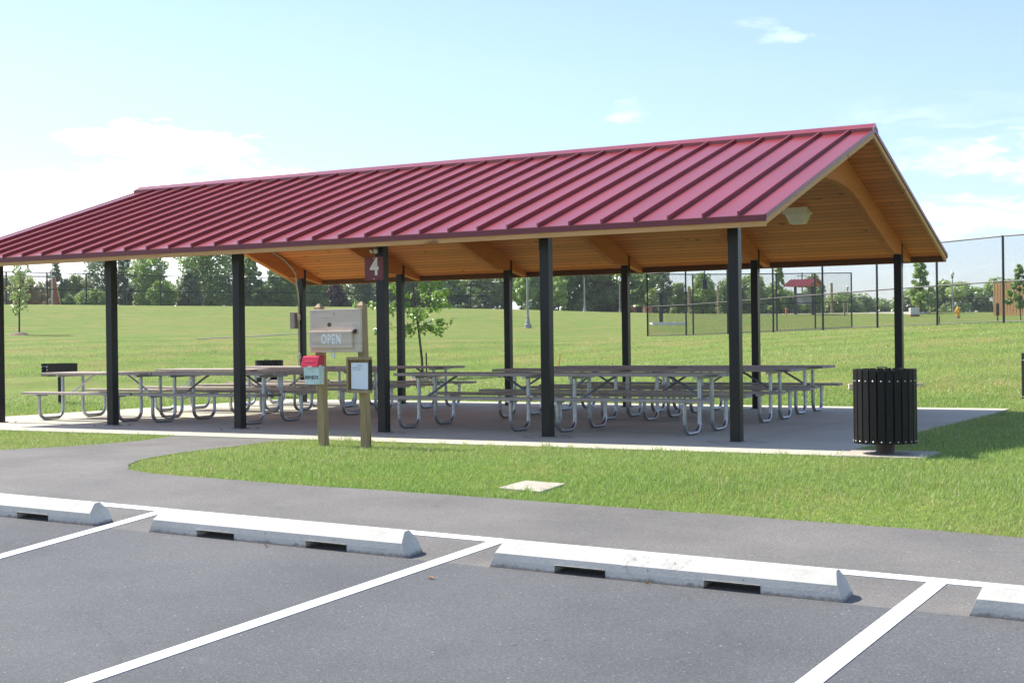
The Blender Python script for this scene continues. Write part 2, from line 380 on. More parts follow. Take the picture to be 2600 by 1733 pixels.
# ------------------------------------------------------------------ terrain
PTS = [(-66.2,57.3,4.27),(-64.8,59.2,4.25),(-61.9,67.7,4.22),(-60.1,75,4.24),(-59.2,78.4,4.27),(-49.2,89.7,4.06),(-46.8,94.4,3.98),(-45.4,96.3,3.94),
 (-30.3,26.9,1.63),(-20.5,55.3,1.81),(-55.1,133,3.92),(-47.3,126,3.67),(-10.9,126,3.03),(-37.3,183,3.99),(-43,122.9,3.55),(-16,63.6,2.0),
 (-34.9,116,3.4),(-22.2,123,3.24),(-14.2,98.9,2.67),(-18.6,102.1,3.0),(-21.5,106.2,3.08),(-8,96.6,2.48),(-.4,75.7,2.16),(4.2,63.3,1.83),(3.6,51.5,1.63),
 (-.6,89.3,2.44),(2.8,87.7,2.36),(4.4,69.2,1.8),(-8.65,102,2.89),(-8.84,45.75,1.19),(9.2,35.2,1.54),(6.3,37.6,1.51),(10,34.5,1.54),(-3,60.4,1.56),
 (-54.5,116.5,4.1),(-51,118.4,3.84),(-3.6,17.8,.07),(-18.7,24.2,1.3),(-19.6,32.8,1.55),(-21.1,38.9,1.7),(-13,25.1,1.08),(-9,29.6,1.15),
 (7.6,16,.5),(9.8,18.4,.62),(11.9,20.7,.72),(14.1,9.4,0),(-2.3,9.5,0),(0,11,0),(4,11,0),(8,11,0),(12,11.5,.03),(18,11,0),(24,12,.1),(20,30,1.3),(30,40,1.8),
 (-10,9,.05),(-18,8,.15),(-26,8,.4),(-50,30,2.6),(-60,10,2.0),(-90,50,4.3),(-85,90,4.2),(-100,110,4.2),(-70,110,4.1),(-60,160,4.0),(-20,180,3.6),(20,150,3.0),(40,100,2.6),(60,60,2.4),
 (40,10,.3),(-120,60,4.4),(-130,140,4.4),(-60,220,4.2),(0,230,3.8),(60,180,3.3)]
PT = np.array(PTS); PX = PT[:, :2]/30.0
def _U(r): return np.where(r > 1e-9, r*r*np.log(np.maximum(r, 1e-9)), 0)
_K = _U(np.linalg.norm(PX[:, None]-PX[None], axis=2)) + np.eye(len(PX))*.004
_Pm = np.c_[np.ones(len(PX)), PX]
_A = np.block([[_K, _Pm], [_Pm.T, np.zeros((3, 3))]])
_w = np.linalg.solve(_A, np.r_[PT[:, 2], 0, 0, 0])
def tps(x, y):
    q = np.stack([x, y], -1)/30.0
    d = np.linalg.norm(q[..., None, :]-PX, axis=-1)
    return _U(d)@_w[:-3] + _w[-3] + q@_w[-2:]
def sstep(a, b, x):
    t = np.clip((x-a)/(b-a), 0, 1); return t*t*(3-2*t)
def lot_plane(x, y): return -.26717 - .018837*(x-12) + .057366*(y+7)
def ground_z(x, y):
    x = np.asarray(x, float); y = np.asarray(y, float)
    a = lot_plane(x, y); b = -.02; k = .08
    h = np.maximum(k-np.abs(a-b), 0)/k
    lot = np.minimum(a, b)-h*h*k/4
    lot = np.where(y < -12, np.maximum(lot, -1.2), lot)
    t = sstep(-5.0, -.7, y); front = lot*(1-t)-.02*t
    front = front - .05*sstep(2, 9, y)
    r = np.hypot(x+20, y-60)
    back = np.clip(tps(np.clip(x, -160, 160), np.clip(y, -20, 260)), -.07, 6.5)
    back = back*(1-sstep(150, 260, r)) + 4.0*sstep(150, 260, r)
    m = sstep(8.8, 13.5, y + .25*np.maximum(-x-6, 0))
    return front*(1-m) + back*m
def gz(x, y): return float(ground_z(np.array([x]), np.array([y]))[0])
def grade(lo, hi, f0, f1, step, grow=1.13):
    a = list(np.arange(f0, f1+1e-6, step)); s = step
    while a[-1] < hi: s = min(s*grow, 60); a.append(a[-1]+s)
    s = step
    while a[0] > lo: s = min(s*grow, 60); a.insert(0, a[0]-s)
    return np.array(a)
gx = grade(-1500, 1500, -12, 22, .4); gy = grade(-300, 1800, -11, 14, .4)
X, Y = np.meshgrid(gx, gy); Z = ground_z(X, Y)
# cut the lawn a little under the slab so that it never shows through
Z = Z - .10*((X > -1.1)*(X < 13.3)*(Y > -.9)*(Y < 8.6))
nx, ny = len(gx), len(gy)
idx = np.arange(nx*ny).reshape(ny, nx)
F = np.stack([idx[:-1, :-1], idx[:-1, 1:], idx[1:, 1:], idx[1:, :-1]], -1).reshape(-1, 4)
g = mesh_np('grass_ground', np.stack([X, Y, Z], -1).reshape(-1, 3), F, 'lawn')
g.data.polygons.foreach_set('use_smooth', np.ones(len(F), bool))
tag(g, 'mown grass lawn rising to a bank behind the pavilion', kind='structure')

def sheet(name, poly, mat, dz, step=.3, skirt=.08):
    """a flat-lying sheet following the ground: polygon filled on a fine grid"""
    bm = bmesh.new()
    vs = [bm.verts.new((x, y, 0)) for x, y in poly]; bm.faces.new(vs)
    xs = [p[0] for p in poly]; ys = [p[1] for p in poly]
    for ax, lo, hi in ((0, min(xs), max(xs)), (1, min(ys), max(ys))):
        t = lo + step
        while t < hi:
            no = (1, 0, 0) if ax == 0 else (0, 1, 0); p = (t, 0, 0) if ax == 0 else (0, t, 0)
            bmesh.ops.bisect_plane(bm, geom=bm.verts[:]+bm.edges[:]+bm.faces[:], plane_co=p, plane_no=no)
            t += step
    bmesh.ops.recalc_face_normals(bm, faces=bm.faces)
    co_ = np.array([v.co[:] for v in bm.verts]); zz = ground_z(co_[:, 0], co_[:, 1]) + dz
    for v, z in zip(bm.verts, zz): v.co.z = z
    if bm.faces and sum(f.normal.z for f in bm.faces) < 0:
        bmesh.ops.reverse_faces(bm, faces=bm.faces)
    if skirt:
        be = [e for e in bm.edges if e.is_boundary]
        ex = bmesh.ops.extrude_edge_only(bm, edges=be)
        for v in [q for q in ex['geom'] if isinstance(q, bmesh.types.BMVert)]: v.co.z -= skirt
    me = bpy.data.meshes.new(name); bm.to_mesh(me); bm.free(); me.materials.append(M[mat])
    o = bpy.data.objects.new(name, me); COL.objects.link(o); return tag(o, kind='structure')
def arc(p, q, r, n=6): return [tuple(np.array(p)*(1-t)**2 + 2*t*(1-t)*np.array(r) + t*t*np.array(q)) for t in np.linspace(0, 1, n)]
def wig(pts, amp=.025, step=.35):
    out = []
    for (x0, y0), (x1, y1) in zip(pts[:-1], pts[1:]):
        L = math.hypot(x1-x0, y1-y0); n = max(1, int(L/step))
        for i in range(n):
            t = i/n; out.append((x0+(x1-x0)*t+random.uniform(-amp, amp), y0+(y1-y0)*t+random.uniform(-amp, amp)))
    out.append(pts[-1]); return out
SEAM = -7.18
left_edge = [(-16, -4.9), (-6, -4.9), (1.5, -4.88), (3.0, -4.72), (4.0, -4.35), (4.54, -3.87), (4.85, -3.3), (5.0, -2.74), (5.08, -2.2), (5.0, -1.75), (4.88, -1.32)]
right_edge = [(7.3, -1.32), (6.95, -1.5), (6.82, -1.75), (6.86, -2.3), (6.88, -2.9), (6.93, -3.6), (7.0, -4.1), (7.2, -4.5), (7.5, -4.8), (7.95, -4.93), (9.0, -4.96), (12, -4.90), (16, -4.91), (30, -4.95)]
walk_poly = wig(left_edge[:3], .02, .8) + left_edge[3:] + right_edge[:10] + wig(right_edge[9:], .02, .5)[1:] + [(30, SEAM), (-16, SEAM)]
sheet('asphalt_walkway', walk_poly, 'walk', .012)['label'] = 'grey brown asphalt walkway between the lawn and the parking bays'
sheet('parking_lot', [(-16, SEAM-.001), (30, SEAM-.001), (30, -24), (-16, -24)], 'lot', .012, .5)['label'] = 'dark grey asphalt parking lot'
LIFT = .017
def line(name, poly, label):
    o = sheet(name, poly, 'paint', LIFT, .3, .004); o['label'] = label; return o
line('stop_line', [(-16, -6.485), (30, -6.485), (30, -6.36), (-16, -6.36)], 'long white line behind the wheel stops')
for (xt, xb) in ((9.53, 9.74), (12.72, 12.56), (15.81, 15.68), (6.5, 6.8), (18.9, 18.7)):
    sl = (xb-xt)/2.4
    line('bay_line', [(xt-.055, -6.486), (xt-.055+sl*8, -14.5), (xt+.06+sl*8, -14.5), (xt+.06, -6.486)], 'white painted line between two parking bays')

# slab, tilted slightly to drain to the back
SX0, SX1, SY0, SY1 = -1.45, 13.69, -1.32, 9.05
def zs(y): return -.0055*max(y, 0)
mb = MB(); ysn = [SY0, 0, SY1]; vs = []
for y in ysn:
    for x in (SX0, SX1): vs += [(x, y, zs(y)), (x, y, zs(y)-.25)]
mb.add(vs, [(0, 2, 6, 4), (4, 6, 10, 8), (0, 1, 3, 2), (8, 10, 11, 9), (0, 4, 5, 1), (4, 8, 9, 5), (2, 3, 7, 6), (6, 7, 11, 10)])
tag(mb.build('pavilion_slab', 'slab'), 'tan concrete slab under the pavilion', kind='structure')
mb = MB()
S = 2.43838; W = 7.717
def strip(p, q, w=.007):
    p, q = Vector((*p, 0)), Vector((*q, 0)); d = (q-p).normalized(); n = Vector((-d.y, d.x, 0))*w
    pts = [p+n, p-n, q-n, q+n]; mb.add([(v.x, v.y, zs(v.y)+.004) for v in pts], [(0, 1, 2, 3)])
for i in range(6):
    for yc in (-.02, W):
        x = i*S; a = .355
        for p, q in (((x-a, yc), (x, yc-a)), ((x, yc-a), (x+a, yc)), ((x+a, yc), (x, yc+a)), ((x, yc+a), (x-a, yc))): strip(p, q)
    strip((i*S, .35), (i*S, W-.37), .004)
strip((SX0, 3.86), (SX1, 3.86), .004)
tag(mb.build('slab_joint', 'joint'), 'dark control joints cut in the slab', kind='structure')

# ------------------------------------------------------------------ pavilion
E_Y = -.74; YC = 3.8585; E_Z = 2.521; SL = .325
def zroof(y): return E_Z + SL*((y-E_Y) if y <= YC else (2*YC-E_Y-y))
RX0, RX1 = -.70, 12.82
pav = empty('picnic_pavilion', (0, 0, 0), 'long open picnic pavilion with red standing seam metal roof and black steel posts', 'pavilion')
def ceil_z(y): return zroof(y)-.063
for side in (0, 1):
    fy = (lambda y: y) if side == 0 else (lambda y: 2*YC-y)
    mb = MB()
    prof = [(E_Y, E_Z), (YC, zroof(YC)), (YC, zroof(YC)-.011), (E_Y, E_Z-.011)]
    mb.prism([(fy(y), z) for y, z in prof], 'x', RX0, RX1)
    k = 0
    nvec = Vector((0, -SL, 1)).normalized()
    while 12.51-.4115*k > RX0+.05:
        x = 12.51-.4115*k; k += 1
        p = [(E_Y-.010, E_Z-.02), (YC-.06, zroof(YC-.06)), (YC-.06, zroof(YC-.06)+.050), (E_Y-.010, E_Z+.050)]
        mb.prism([(fy(y), z-.002) for y, z in p], 'x', x-.011, x+.011)
    mb.build('roof_panel', 'red', pav)
    # eave drip trim and fascia
    mb = MB(); ya, yb = sorted((fy(E_Y-.003), fy(E_Y+.016)))
    mb.box(RX0-.004, RX1+.004, ya, yb, 2.452, E_Z-.012); mb.build('drip_trim', 'maroon', pav)
    mb = MB(); ya, yb = sorted((fy(E_Y+.018), fy(E_Y+.058)))
    mb.box(RX0+.012, RX1-.012, ya, yb, 2.395, E_Z-.03); mb.build('fascia_board', 'glulam_x', pav, bevel=.003, seg=1)
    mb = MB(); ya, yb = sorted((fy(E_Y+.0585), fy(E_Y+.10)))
    mb.box(RX0+.05, RX1-.05, ya, yb, 2.398, ceil_z(E_Y+.06)+.004); mb.build('eave_shade_board', 'shadewood', pav)  # added board; its dark colour paints the shade behind the fascia
    # ceiling deck
    mb = MB()
    prof = [(E_Y+.06, zroof(E_Y+.06)-.013), (YC, zroof(YC)-.013), (YC, zroof(YC)-.062), (E_Y+.06, zroof(E_Y+.06)-.062)]
    mb.prism([(fy(y), z) for y, z in prof], 'x', RX0+.05, RX1-.05); mb.build('plank_ceiling', 'ceiling', pav)
    # rakes at both gables
    for xa, sgn in ((RX0, -1), (RX1, 1)):
        mb = MB(); x0, x1 = sorted((xa-sgn*.010, xa-sgn*.048))
        prof = [(E_Y+.02, zroof(E_Y+.02)-.013), (YC, zroof(YC)-.013), (YC, zroof(YC)-.118), (E_Y+.02, zroof(E_Y+.02)-.118)]
        mb.prism([(fy(y), z) for y, z in prof], 'x', x0, x1); mb.build('rake_board', 'glulam_x', pav, bevel=.003, seg=1)
        mb = MB(); x0, x1 = sorted((xa+sgn*.008, xa-sgn*.009))
        prof = [(E_Y-.008, zroof(E_Y)+.006), (YC, zroof(YC)+.010), (YC, zroof(YC)-.045), (E_Y-.008, zroof(E_Y)-.045)]
        mb.prism([(fy(y), z) for y, z in prof], 'x', x0, x1); mb.build('rake_trim', 'maroon', pav)
mb = MB(); zr = zroof(YC)
prof = [(YC-.155, zroof(YC-.155)-.0), (YC-.155, zroof(YC-.155)+.052), (YC, zr+.078), (YC+.155, zroof(YC-.155)+.052), (YC+.155, zroof(YC-.155)), (YC, zr+.03)]
mb.prism(prof, 'x', RX0-.012, RX1+.012); mb.build('ridge_cap', 'red', pav)
under = [(0, 3.36), (.35, 3.35), (.7, 3.32), (1.0, 3.265), (1.3, 3.185), (1.6, 3.085), (1.95, 2.965), (2.4, 2.82), (2.9, 2.655), (3.38, 2.51), (3.94, 2.51), (4.535, 2.405)]
low = [(YC-d, z) for d, z in reversed(under)] + [(YC+d, z) for d, z in under[1:]]
top = [(YC+4.535, ceil_z(YC+4.535)), (YC, ceil_z(YC)), (YC-4.535, ceil_z(YC-4.535))]
for i in range(6):
    mb = MB(); mb.prism(low+top, 'x', i*S-.055, i*S+.055); mb.build('arched_beam', 'glulam', pav, bevel=.004, seg=1)
    for y in (0, W):
        p = MB(); a = .0615; p.box(i*S-a, i*S+a, y-a, y+a, zs(y)-.02, 2.507)
        po = p.build('post', 'post', pav, bevel=.006)
        q = MB(); out = 1 if y > 1 else -1
        for sx in (-1, 1):
            q.box(*sorted((i*S+sx*.0565, i*S+sx*.0645)), *sorted((y+out*.062, y+out*.005)), 2.30, 2.70)
        q.build('connector_plate', 'post', po)
        q = MB(); q.box(i*S-.09, i*S+.09, y-.09, y+.09, zs(y)-.01, zs(y)+.010); q.build('base_plate', 'stop', po)

# light on the back ceiling slope, near the near gable
lx, ly = 10.98, 6.26; zc = ceil_z(ly)
li = empty('ceiling_light', (lx, ly, zc), 'yellowed box lens light fixed under the wooden ceiling near the near gable', 'ceiling light')
mb = MB(); mb.box(-.20, .20, -.19, .19, -.045, .055); mb.build('housing', 'lightbody', li, bevel=.01)
mb = MB(); mb.add([(-.17,-.16,-.046),(.17,-.16,-.046),(.17,.16,-.046),(-.17,.16,-.046),(-.11,-.10,-.20),(.11,-.10,-.20),(.11,.10,-.20),(-.11,.10,-.20)],
                  [(0,3,2,1),(4,5,6,7),(0,1,5,4),(1,2,6,5),(2,3,7,6),(3,0,4,7)]); mb.build('lens', 'lightbody', li, bevel=.012)
mb = MB(); mb.tube([(-.20, 0, 0), (-.36, 0, .0)], .013); mb.build('conduit_stub', 'conduit', li)

# number sign and flood light on the fourth front post
sg = empty('number_sign', (3*S-.075, -.078, 2.16), 'square maroon sign with white number 4 on a black front post', 'sign')
mb = MB(); mb.box(-.148, .148, -.006, .006, -.155, .155); mb.build('sign_panel', 'maroon', sg, bevel=.002, seg=1)
text_part('number', '4', .315, 'white', sg, FACE_FRONT(.012, -.0085, .012), sx=.86, bold=.008)
for z in (.135, -.135):
    mb = MB(); mb.tube([(0, -.006, z), (0, -.011, z)], .007, 8); mb.build('screw', 'bolt', sg)
fl = empty('flood_light', (3*S-.045, -.09, 2.385), 'small twin bulb flood light on the post above the number 4 sign', 'flood light')
mb = MB(); mb.box(-.03, .03, -.01, .028, -.03, .045); mb.build('bracket', 'boxgrey', fl, bevel=.004)
for sx in (-1, 1):
    mb = MB(); mb.lathe([(.012, -.005), (.024, .01), (.036, .05), (.038, .06), (.02, .066)], (0, 0, 0), 12)
    o = mb.build('bulb', 'lens', fl, smooth=True); o.location = (sx*.02, -.015, .012); o.rotation_euler = (2.0, 0, sx*.5); o.scale = (.72, .72, .72)

# electric box with conduit on the far left back post
eb = empty('electrical_box', (-.085, W-.115, 1.64), 'grey electrical box fixed beside a back post', 'electrical box')
mb = MB(); mb.box(-.085, .02, -.06, .06, -.165, .165); mb.build('enclosure', 'boxgrey', eb, bevel=.006)
mb = MB(); mb.box(-.088, .024, -.068, -.0605, -.17, .172); mb.build('cover', 'boxgrey', eb, bevel=.003)
cd = empty('conduit_run', (0, W-.09, 0), 'pale metal conduit bent down from the beam along a back post', 'conduit')
pts = [(.075, 5.2, ceil_z(5.2)-.03), (.075, 6.6, ceil_z(6.6)-.03), (.075, 7.05, ceil_z(7.05)-.05), (.078, 7.3, 2.70), (.08, 7.42, 2.58), (.08, 7.44, 2.42), (.06, 7.50, 2.27), (.0, 7.60, 2.16), (-.01, 7.63, 2.05), (-.01, 7.63, 1.2), (-.01, 7.63, .02)]
mb = MB(); mb.tube(pts, .0135, 8); mb.build('pipe', 'conduit', cd, org=(0, W-.09, 0), smooth=True)
for z in (1.72, .92):
    mb = MB(); mb.box(-.045, .025, 7.595, 7.650, z-.07, z+.05); mb.build('fitting', 'conduit', cd, org=(0, W-.09, 0), bevel=.008)

# ------------------------------------------------------------------ picnic tables
def make_table():
    root = empty('picnic_table', (0, 0, 0), 'x', 'picnic table', 'metal legged picnic tables under the pavilion')
    L = 1.212
    mb = MB()
    for k in (-1, 0, 1): mb.box(-L, L, k*.239-.1165, k*.239+.1165, .722, .76)
    mb.build('tabletop', 'wood_grey', root, bevel=.005)
    for s in (-1, 1):
        mb = MB(); mb.box(-L, L, s*.67-.1175, s*.67+.1175, .42, .458); mb.build('seat', 'wood_grey', root, bevel=.005)
    for x in (-.875, .875):
        for s in (-1, 1):
            r = .0275; ro = .13; y0, y1 = s*.705, s*.215; sg_ = -s
            p = [(x, y0, .418)]; p.append((x, y0, ro+r))
            for t in np.linspace(0, PI/2, 7)[1:]: p.append((x, y0+sg_*ro*(1-math.cos(t)), r+ro-ro*math.sin(t)))
            for t in np.linspace(0, PI/2, 7): p.append((x, y1-sg_*ro*(1-math.sin(t)), r+ro-ro*math.cos(t)))
            p.append((x, y1, .70))
            mb = MB(); mb.tube(p, r, 10)
            lg = mb.build('leg', 'galv', root, smooth=True)
        mb = MB(); mb.box(x-.03, x+.03, -.34, .34, .690, .7215)
        mb.build('top_bracket', 'galv', root, bevel=.004)
        for s in (-1, 1):
            mb = MB(); mb.box(x-.032, x+.032, s*.67-.11, s*.67+.11, .392, .4195); mb.build('seat_bracket', 'galv', root, bevel=.004)
        mb = MB(); mb.tube([(x, -.215, .415), (x, .215, .415)], .019, 8); mb.build('cross_bar', 'galv', root, smooth=True)
        sx = -1 if x > 0 else 1
        mb = MB(); mb.tube([(x, 0, .43), (x+sx*.06, 0, .46), (x+sx*.44, 0, .685), (x+sx*.50, 0, .712)], .017, 8); mb.build('brace', 'galv', root, smooth=True)
    return root
table = make_table()
TAB = [  # left end, row centre, label
 (-.22, 1.415, 'picnic table at the far left end of the front row, top bleached by sun'),
 (2.23, 1.415, 'front row picnic table chained to the leftmost one, ending near the info box'),
 (6.75, 1.415, 'front row picnic table just right of the number 4 post'),
 (9.19, 1.415, 'front row picnic table nearest the near corner post'),
 (-.42, 4.22, 'middle row picnic table at the left end of the pavilion'),
 (2.02, 4.22, 'middle row picnic table seen behind the red lidded info box'),
 (6.72, 4.25, 'middle row picnic table behind the fifth front post'),
 (9.16, 4.25, 'middle row picnic table at the right end, nearest the trash receptacle side'),
 (-.55, 6.68, 'back row picnic table at the left end beside the electrical box post'),
 (1.90, 6.68, 'back row picnic table in front of the staked oak sapling'),
 (6.47, 6.68, 'back row picnic table behind the fifth front post, left of its chained pair'),
 (8.91, 6.68, 'back row picnic table at the far right end of the slab'),
]
for i, (x0, y, lab) in enumerate(TAB):
    t = table if i == 0 else copy_tree(table)
    t.location = (x0+1.212+random.uniform(-.01, .01), y+random.uniform(-.012, .012), zs(y)); t.rotation_euler.z = random.uniform(-.011, .011)
    t['label'] = lab
def chain(p, q, sag, label):
    root = empty('chain', p, label, 'chain', 'chains tying table pairs together')
    n = 16; p = Vector(p); q = Vector(q); mb = MB()
    for i in range(n):
        def at(t): return p.lerp(q, t) + Vector((0, 0, -sag*4*t*(1-t)))
        c = at((i+.5)/n); d = (at((i+1)/n)-at(i/n)); l = d.length*.72; d.normalize()
        sd = d.cross(Vector((0, 0, 1))).normalized(); up = sd if i % 2 else d.cross(sd)
        ring = [c + d*l*math.cos(a)+up*.014*math.sin(a) for a in np.linspace(0, 2*PI, 9)]
        mb.tube(ring, .0045, 5, False)
    mb.build('links', 'galv', root, org=p[:], smooth=True)
chain((1.87, 1.63, .41), (2.57, 1.63, .41), .09, 'steel chain hanging between the legs of two left front tables')
chain((8.84, 1.63, .41), (9.53, 1.63, .41), .09, 'steel chain hanging between the legs of two right front tables')

# ------------------------------------------------------------------ sign board with info box
sb = empty('notice_board', (8.18, -2.06, gz(8.18, -2.06)), 'wooden notice board on two posts with a hanging OPEN plank', 'notice board')
Z0 = gz(8.18, -2.06)
def leaning_post(xb, xt, h, y=0):
    mb = MB(); a = .045
    lo = [(-a,-a),(a,-a),(a,a),(-a,a)]
    vs = [(xb+x, y+yy, -.25) for x, yy in lo] + [(xt+x, y+yy, h-.045) for x, yy in lo] + [(xt+x*.15, y+yy*.15, h) for x, yy in lo]
    mb.add(vs, [(3,2,1,0),(0,1,5,4),(1,2,6,5),(2,3,7,6),(3,0,4,7),(4,5,9,8),(5,6,10,9),(6,7,11,10),(7,4,8,11),(8,9,10,11)])
    return mb.build('post', 'treated', sb, bevel=.004)
leaning_post(-.295, -.345, 1.675); leaning_post(.305, .262, 1.685)
mb = MB(); mb.box(-.418, .302, -.088, -.047, 1.105, 1.602); bd = mb.build('backboard', 'pine', sb, bevel=.004)
mb = MB(); mb.box(-.40, .205, -.128, -.0895, 1.155, 1.348); op = mb.build('status_plank', 'pine', sb, bevel=.004)
text_part('lettering', 'OPEN', .152, 'whitefade', op, FACE_FRONT(-.085, -.129, 1.252), sx=.66, bold=.0045, spacing=1.16)
mb = MB(); mb.lathe([(.006, -.012), (.022, -.01), (.028, 0), (.022, .012), (.008, .016)], n=16)
kn = mb.build('knob', 'black', bd, smooth=True); kn.location = (.235, -.105, 1.345); kn.rotation_euler = (PI/2, 0, 0)
mb = MB(); mb.lathe([(.003, -.006), (.03, -.004), (.03, .002), (.012, .004)], n=14)
o = mb.build('knot', simple('dark_knot', (.06, .03, .018), (.16, .09, .05), rough=.8, scale=40), bd); o.location = (-.135, -.0875, 1.425); o.rotation_euler = (PI/2, 0, 0); o.scale = (1, .85, 1)
mb = MB()
for x, z in ((-.075, 1.555), (-.065, 1.545), (.21, 1.575), (-.36, 1.575), (.21, 1.42), (-.36, 1.39)): mb.tube([(x, -.087, z), (x, -.096, z-.003)], .006, 6)
mb.build('nail', 'galv', bd)
pl = empty('padlock', (8.18-.072, -2.06-.10, Z0+1.12), 'small silver padlock hanging under the OPEN plank', 'padlock')
mb = MB(); mb.box(-.019, .019, -.009, .009, -.082, -.030); mb.build('lock_body', 'padlock', pl, bevel=.004)
mb = MB(); mb.tube([(-.013, 0, -.03)] + [(-.013*math.cos(t), 0, .008+.014*math.sin(t)) for t in np.linspace(0, PI, 8)] + [(.013, 0, -.03)], .0035, 6); mb.build('shackle', 'bolt', pl, smooth=True)
# info box
ib = empty('info_box', (8.18-.36, -2.06-.052, Z0), 'clear plastic leaflet box with red lid reading INF BOX on the left post', 'leaflet box')
mb = MB()
mb.add([(-.095,-.09,.735),(.115,-.09,.735),(.115,0,.735),(-.095,0,.735),(-.105,-.11,.955),(.122,-.11,.955),(.122,0,.985),(-.105,0,.985)],
       [(0,3,2,1),(4,5,6,7),(0,1,5,4),(1,2,6,5),(2,3,7,6),(3,0,4,7)]); bx = mb.build('bin', 'clearbox', ib, bevel=.006)
mb = MB()
mb.add([(-.128,-.135,.94),(.118,-.135,.94),(.125,.0,.945),(-.12,.0,.945),(-.118,-.095,1.062),(.118,-.095,1.062),(.124,0,1.072),(-.118,0,1.072)],
       [(0,3,2,1),(4,5,6,7),(0,1,5,4),(1,2,6,5),(2,3,7,6),(3,0,4,7)]); lid = mb.build('lid', 'redlid', ib, bevel=.006)
text_part('lid_lettering', 'TAKE ONE', .026, 'pinkink', lid, Matrix.Translation((-.005, -.1185, 1.0)) @ Matrix.Rotation(PI/2-.32, 4, 'X'), sx=1.0, bold=.001)
text_part('lettering', 'INF\u2022BOX', .060, 'blackink', bx, Matrix.Translation((.010, -.0995, .815)) @ Matrix.Rotation(PI/2+.09, 4, 'X'), sx=.76, bold=.0008, spacing=1.10)
mb = MB(); mb.box(-.07, .09, -.101, -.099, .885, .93)
lf = MB(); lf.box(-.085, .10, -.085, -.006, .745, .93)
mb = MB(); mb.box(-.02, .04, -.140, -.134, .934, .948); mb.build('latch', 'paper', lid)
# notice frame
nf = empty('paper_notice', (8.18+.285, -2.06-.047, Z0), 'shallow wooden frame holding a printed white notice on the right post', 'notice frame')
mb = MB(); mb.box(-.145, .125, -.018, 0, .66, 1.035); mb.build('back_panel', 'treated', nf)
mb = MB(); mb.box(-.165, -.1455, -.075, .0, .645, 1.05); mb.build('side_rail', 'treated', nf, bevel=.003)
mb = MB(); mb.box(-.144, .145, -.075, .0, 1.018, 1.052); mb.build('top_rail', 'treated', nf, bevel=.003)
mb = MB(); mb.box(-.144, .145, -.075, .0, .640, .674); mb.build('bottom_rail', 'treated', nf, bevel=.003)
mb = MB(); mb.box(.126, .145, -.04, .0, .675, 1.017); mb.build('edge_rail', 'black', nf, bevel=.002)
mb = MB()
mb.add([(-.112,-.052,.688),(.115,-.046,.68),(.122,-.05,.985),(-.108,-.055,.985),(-.112,-.049,.688),(.115,-.043,.68),(.122,-.047,.985),(-.108,-.052,.985)],
       [(0,1,2,3),(4,7,6,5),(0,4,5,1),(1,5,6,2),(2,6,7,3),(3,7,4,0)]); pp = mb.build('paper_sheet', 'paper', nf)
mb = MB()
for x0, x1, z in ((-.02,.05,.957),(-.03,.04,.942),(-.09,-.03,.930),(-.09,-.035,.924),(-.03,.02,.930),(-.02,.025,.912),(-.09,-.04,.905),(-.02,.028,.905)):
    mb.box(x0, x1, -.0566, -.0555, z-.0016, z+.0016)
mb.build('printed_line', 'greyink', pp)

# ------------------------------------------------------------------ trash receptacles
def make_bin(name, label, mat, lid=True):
    root = empty(name, (0, 0, 0), label, 'trash can', 'slatted trash receptacles around the pavilion')
    R, z0, z1, n = .300, .12, .865, 24
    mb = MB(); mb.lathe([(.10, -.15), (.10, .02), (.095, .03), (.095, .15)], n=20); mb.build('pedestal', 'slat_brown', root, smooth=True)
    mb = MB(); mb.lathe([(.255, .14), (.262, .16), (.262, .845), (.245, .85), (.24, .80)], n=28); mb.build('liner', 'black', root, smooth=True)
    mb = MB()
    for k in range(n):
        a = 2*PI*(k+.5)/n; d = Vector((math.cos(a), math.sin(a), 0)); t = Vector((-d.y, d.x, 0))
        mb.obox(d*R + Vector((0, 0, (z0+z1)/2+random.uniform(-.002, .002))), t*.0335, d*.011, Vector((0, 0, (z1-z0)/2)))
    mb.build('slatted_shell', mat, root, bevel=.003)
    mb = MB()
    for z in (.20, .72): mb.lathe([(.268, z-.02), (.287, z-.02), (.287, z+.02), (.268, z+.02)], n=28)
    mb.build('hoop', 'black', root)
    mb = MB()
    for k in range(n):
        a = 2*PI*(k+.5)/n; d = Vector((math.cos(a), math.sin(a), 0))
        for z in (.145, .748): mb.tube([d*(R+.010)+Vector((0, 0, z)), d*(R+.017)+Vector((0, 0, z)), d*(R+.020)+Vector((0, 0, z))], [.0082, .007, .003], 8)
    mb.build('bolt_ring', 'bolt', root)
    mb = MB(); mb.tube([(-.05, -.1, .852), (-.05, -.1, .885), (.05, -.1, .885), (.05, -.1, .852)], .007, 6); mb.build('lid_handle', 'black', root)
    return root
b0 = make_bin('trash_receptacle', 'large black slatted trash receptacle on a concrete pad at the slab corner', 'slat')
b0.location = (14.14, -1.02, gz(14.14, -1.02)+.02)
b1 = copy_tree(b0); b1.location = (-2.33, 9.5, gz(-2.33, 9.5)); b1['label'] = 'black slatted trash receptacle behind the back row tables at left'
b2 = copy_tree(b0); b2['label'] = 'black slatted trash receptacle cut off by the right edge of the photo'; b2.location = (14.20, 8.98, gz(14.2, 8.98)+.08)
mb = MB(); mb.box(13.72, 14.60, -1.38, -.60, -.2, .012); tag(mb.build('bin_pad', 'stonepad', bevel=.01), 'small concrete pad under the near trash receptacle', kind='structure')
z = gz(11.83, -4.3)
mb = MB(); P4 = [(11.60, -4.48), (11.66, -4.08), (12.08, -4.10), (12.05, -4.52)]
mb.add([(x, y, gz(x, y)+.02) for x, y in P4]+[(x, y, gz(x, y)-.1) for x, y in P4], [(0,1,2,3),(7,6,5,4),(0,4,5,1),(1,5,6,2),(2,6,7,3),(3,7,4,0)])
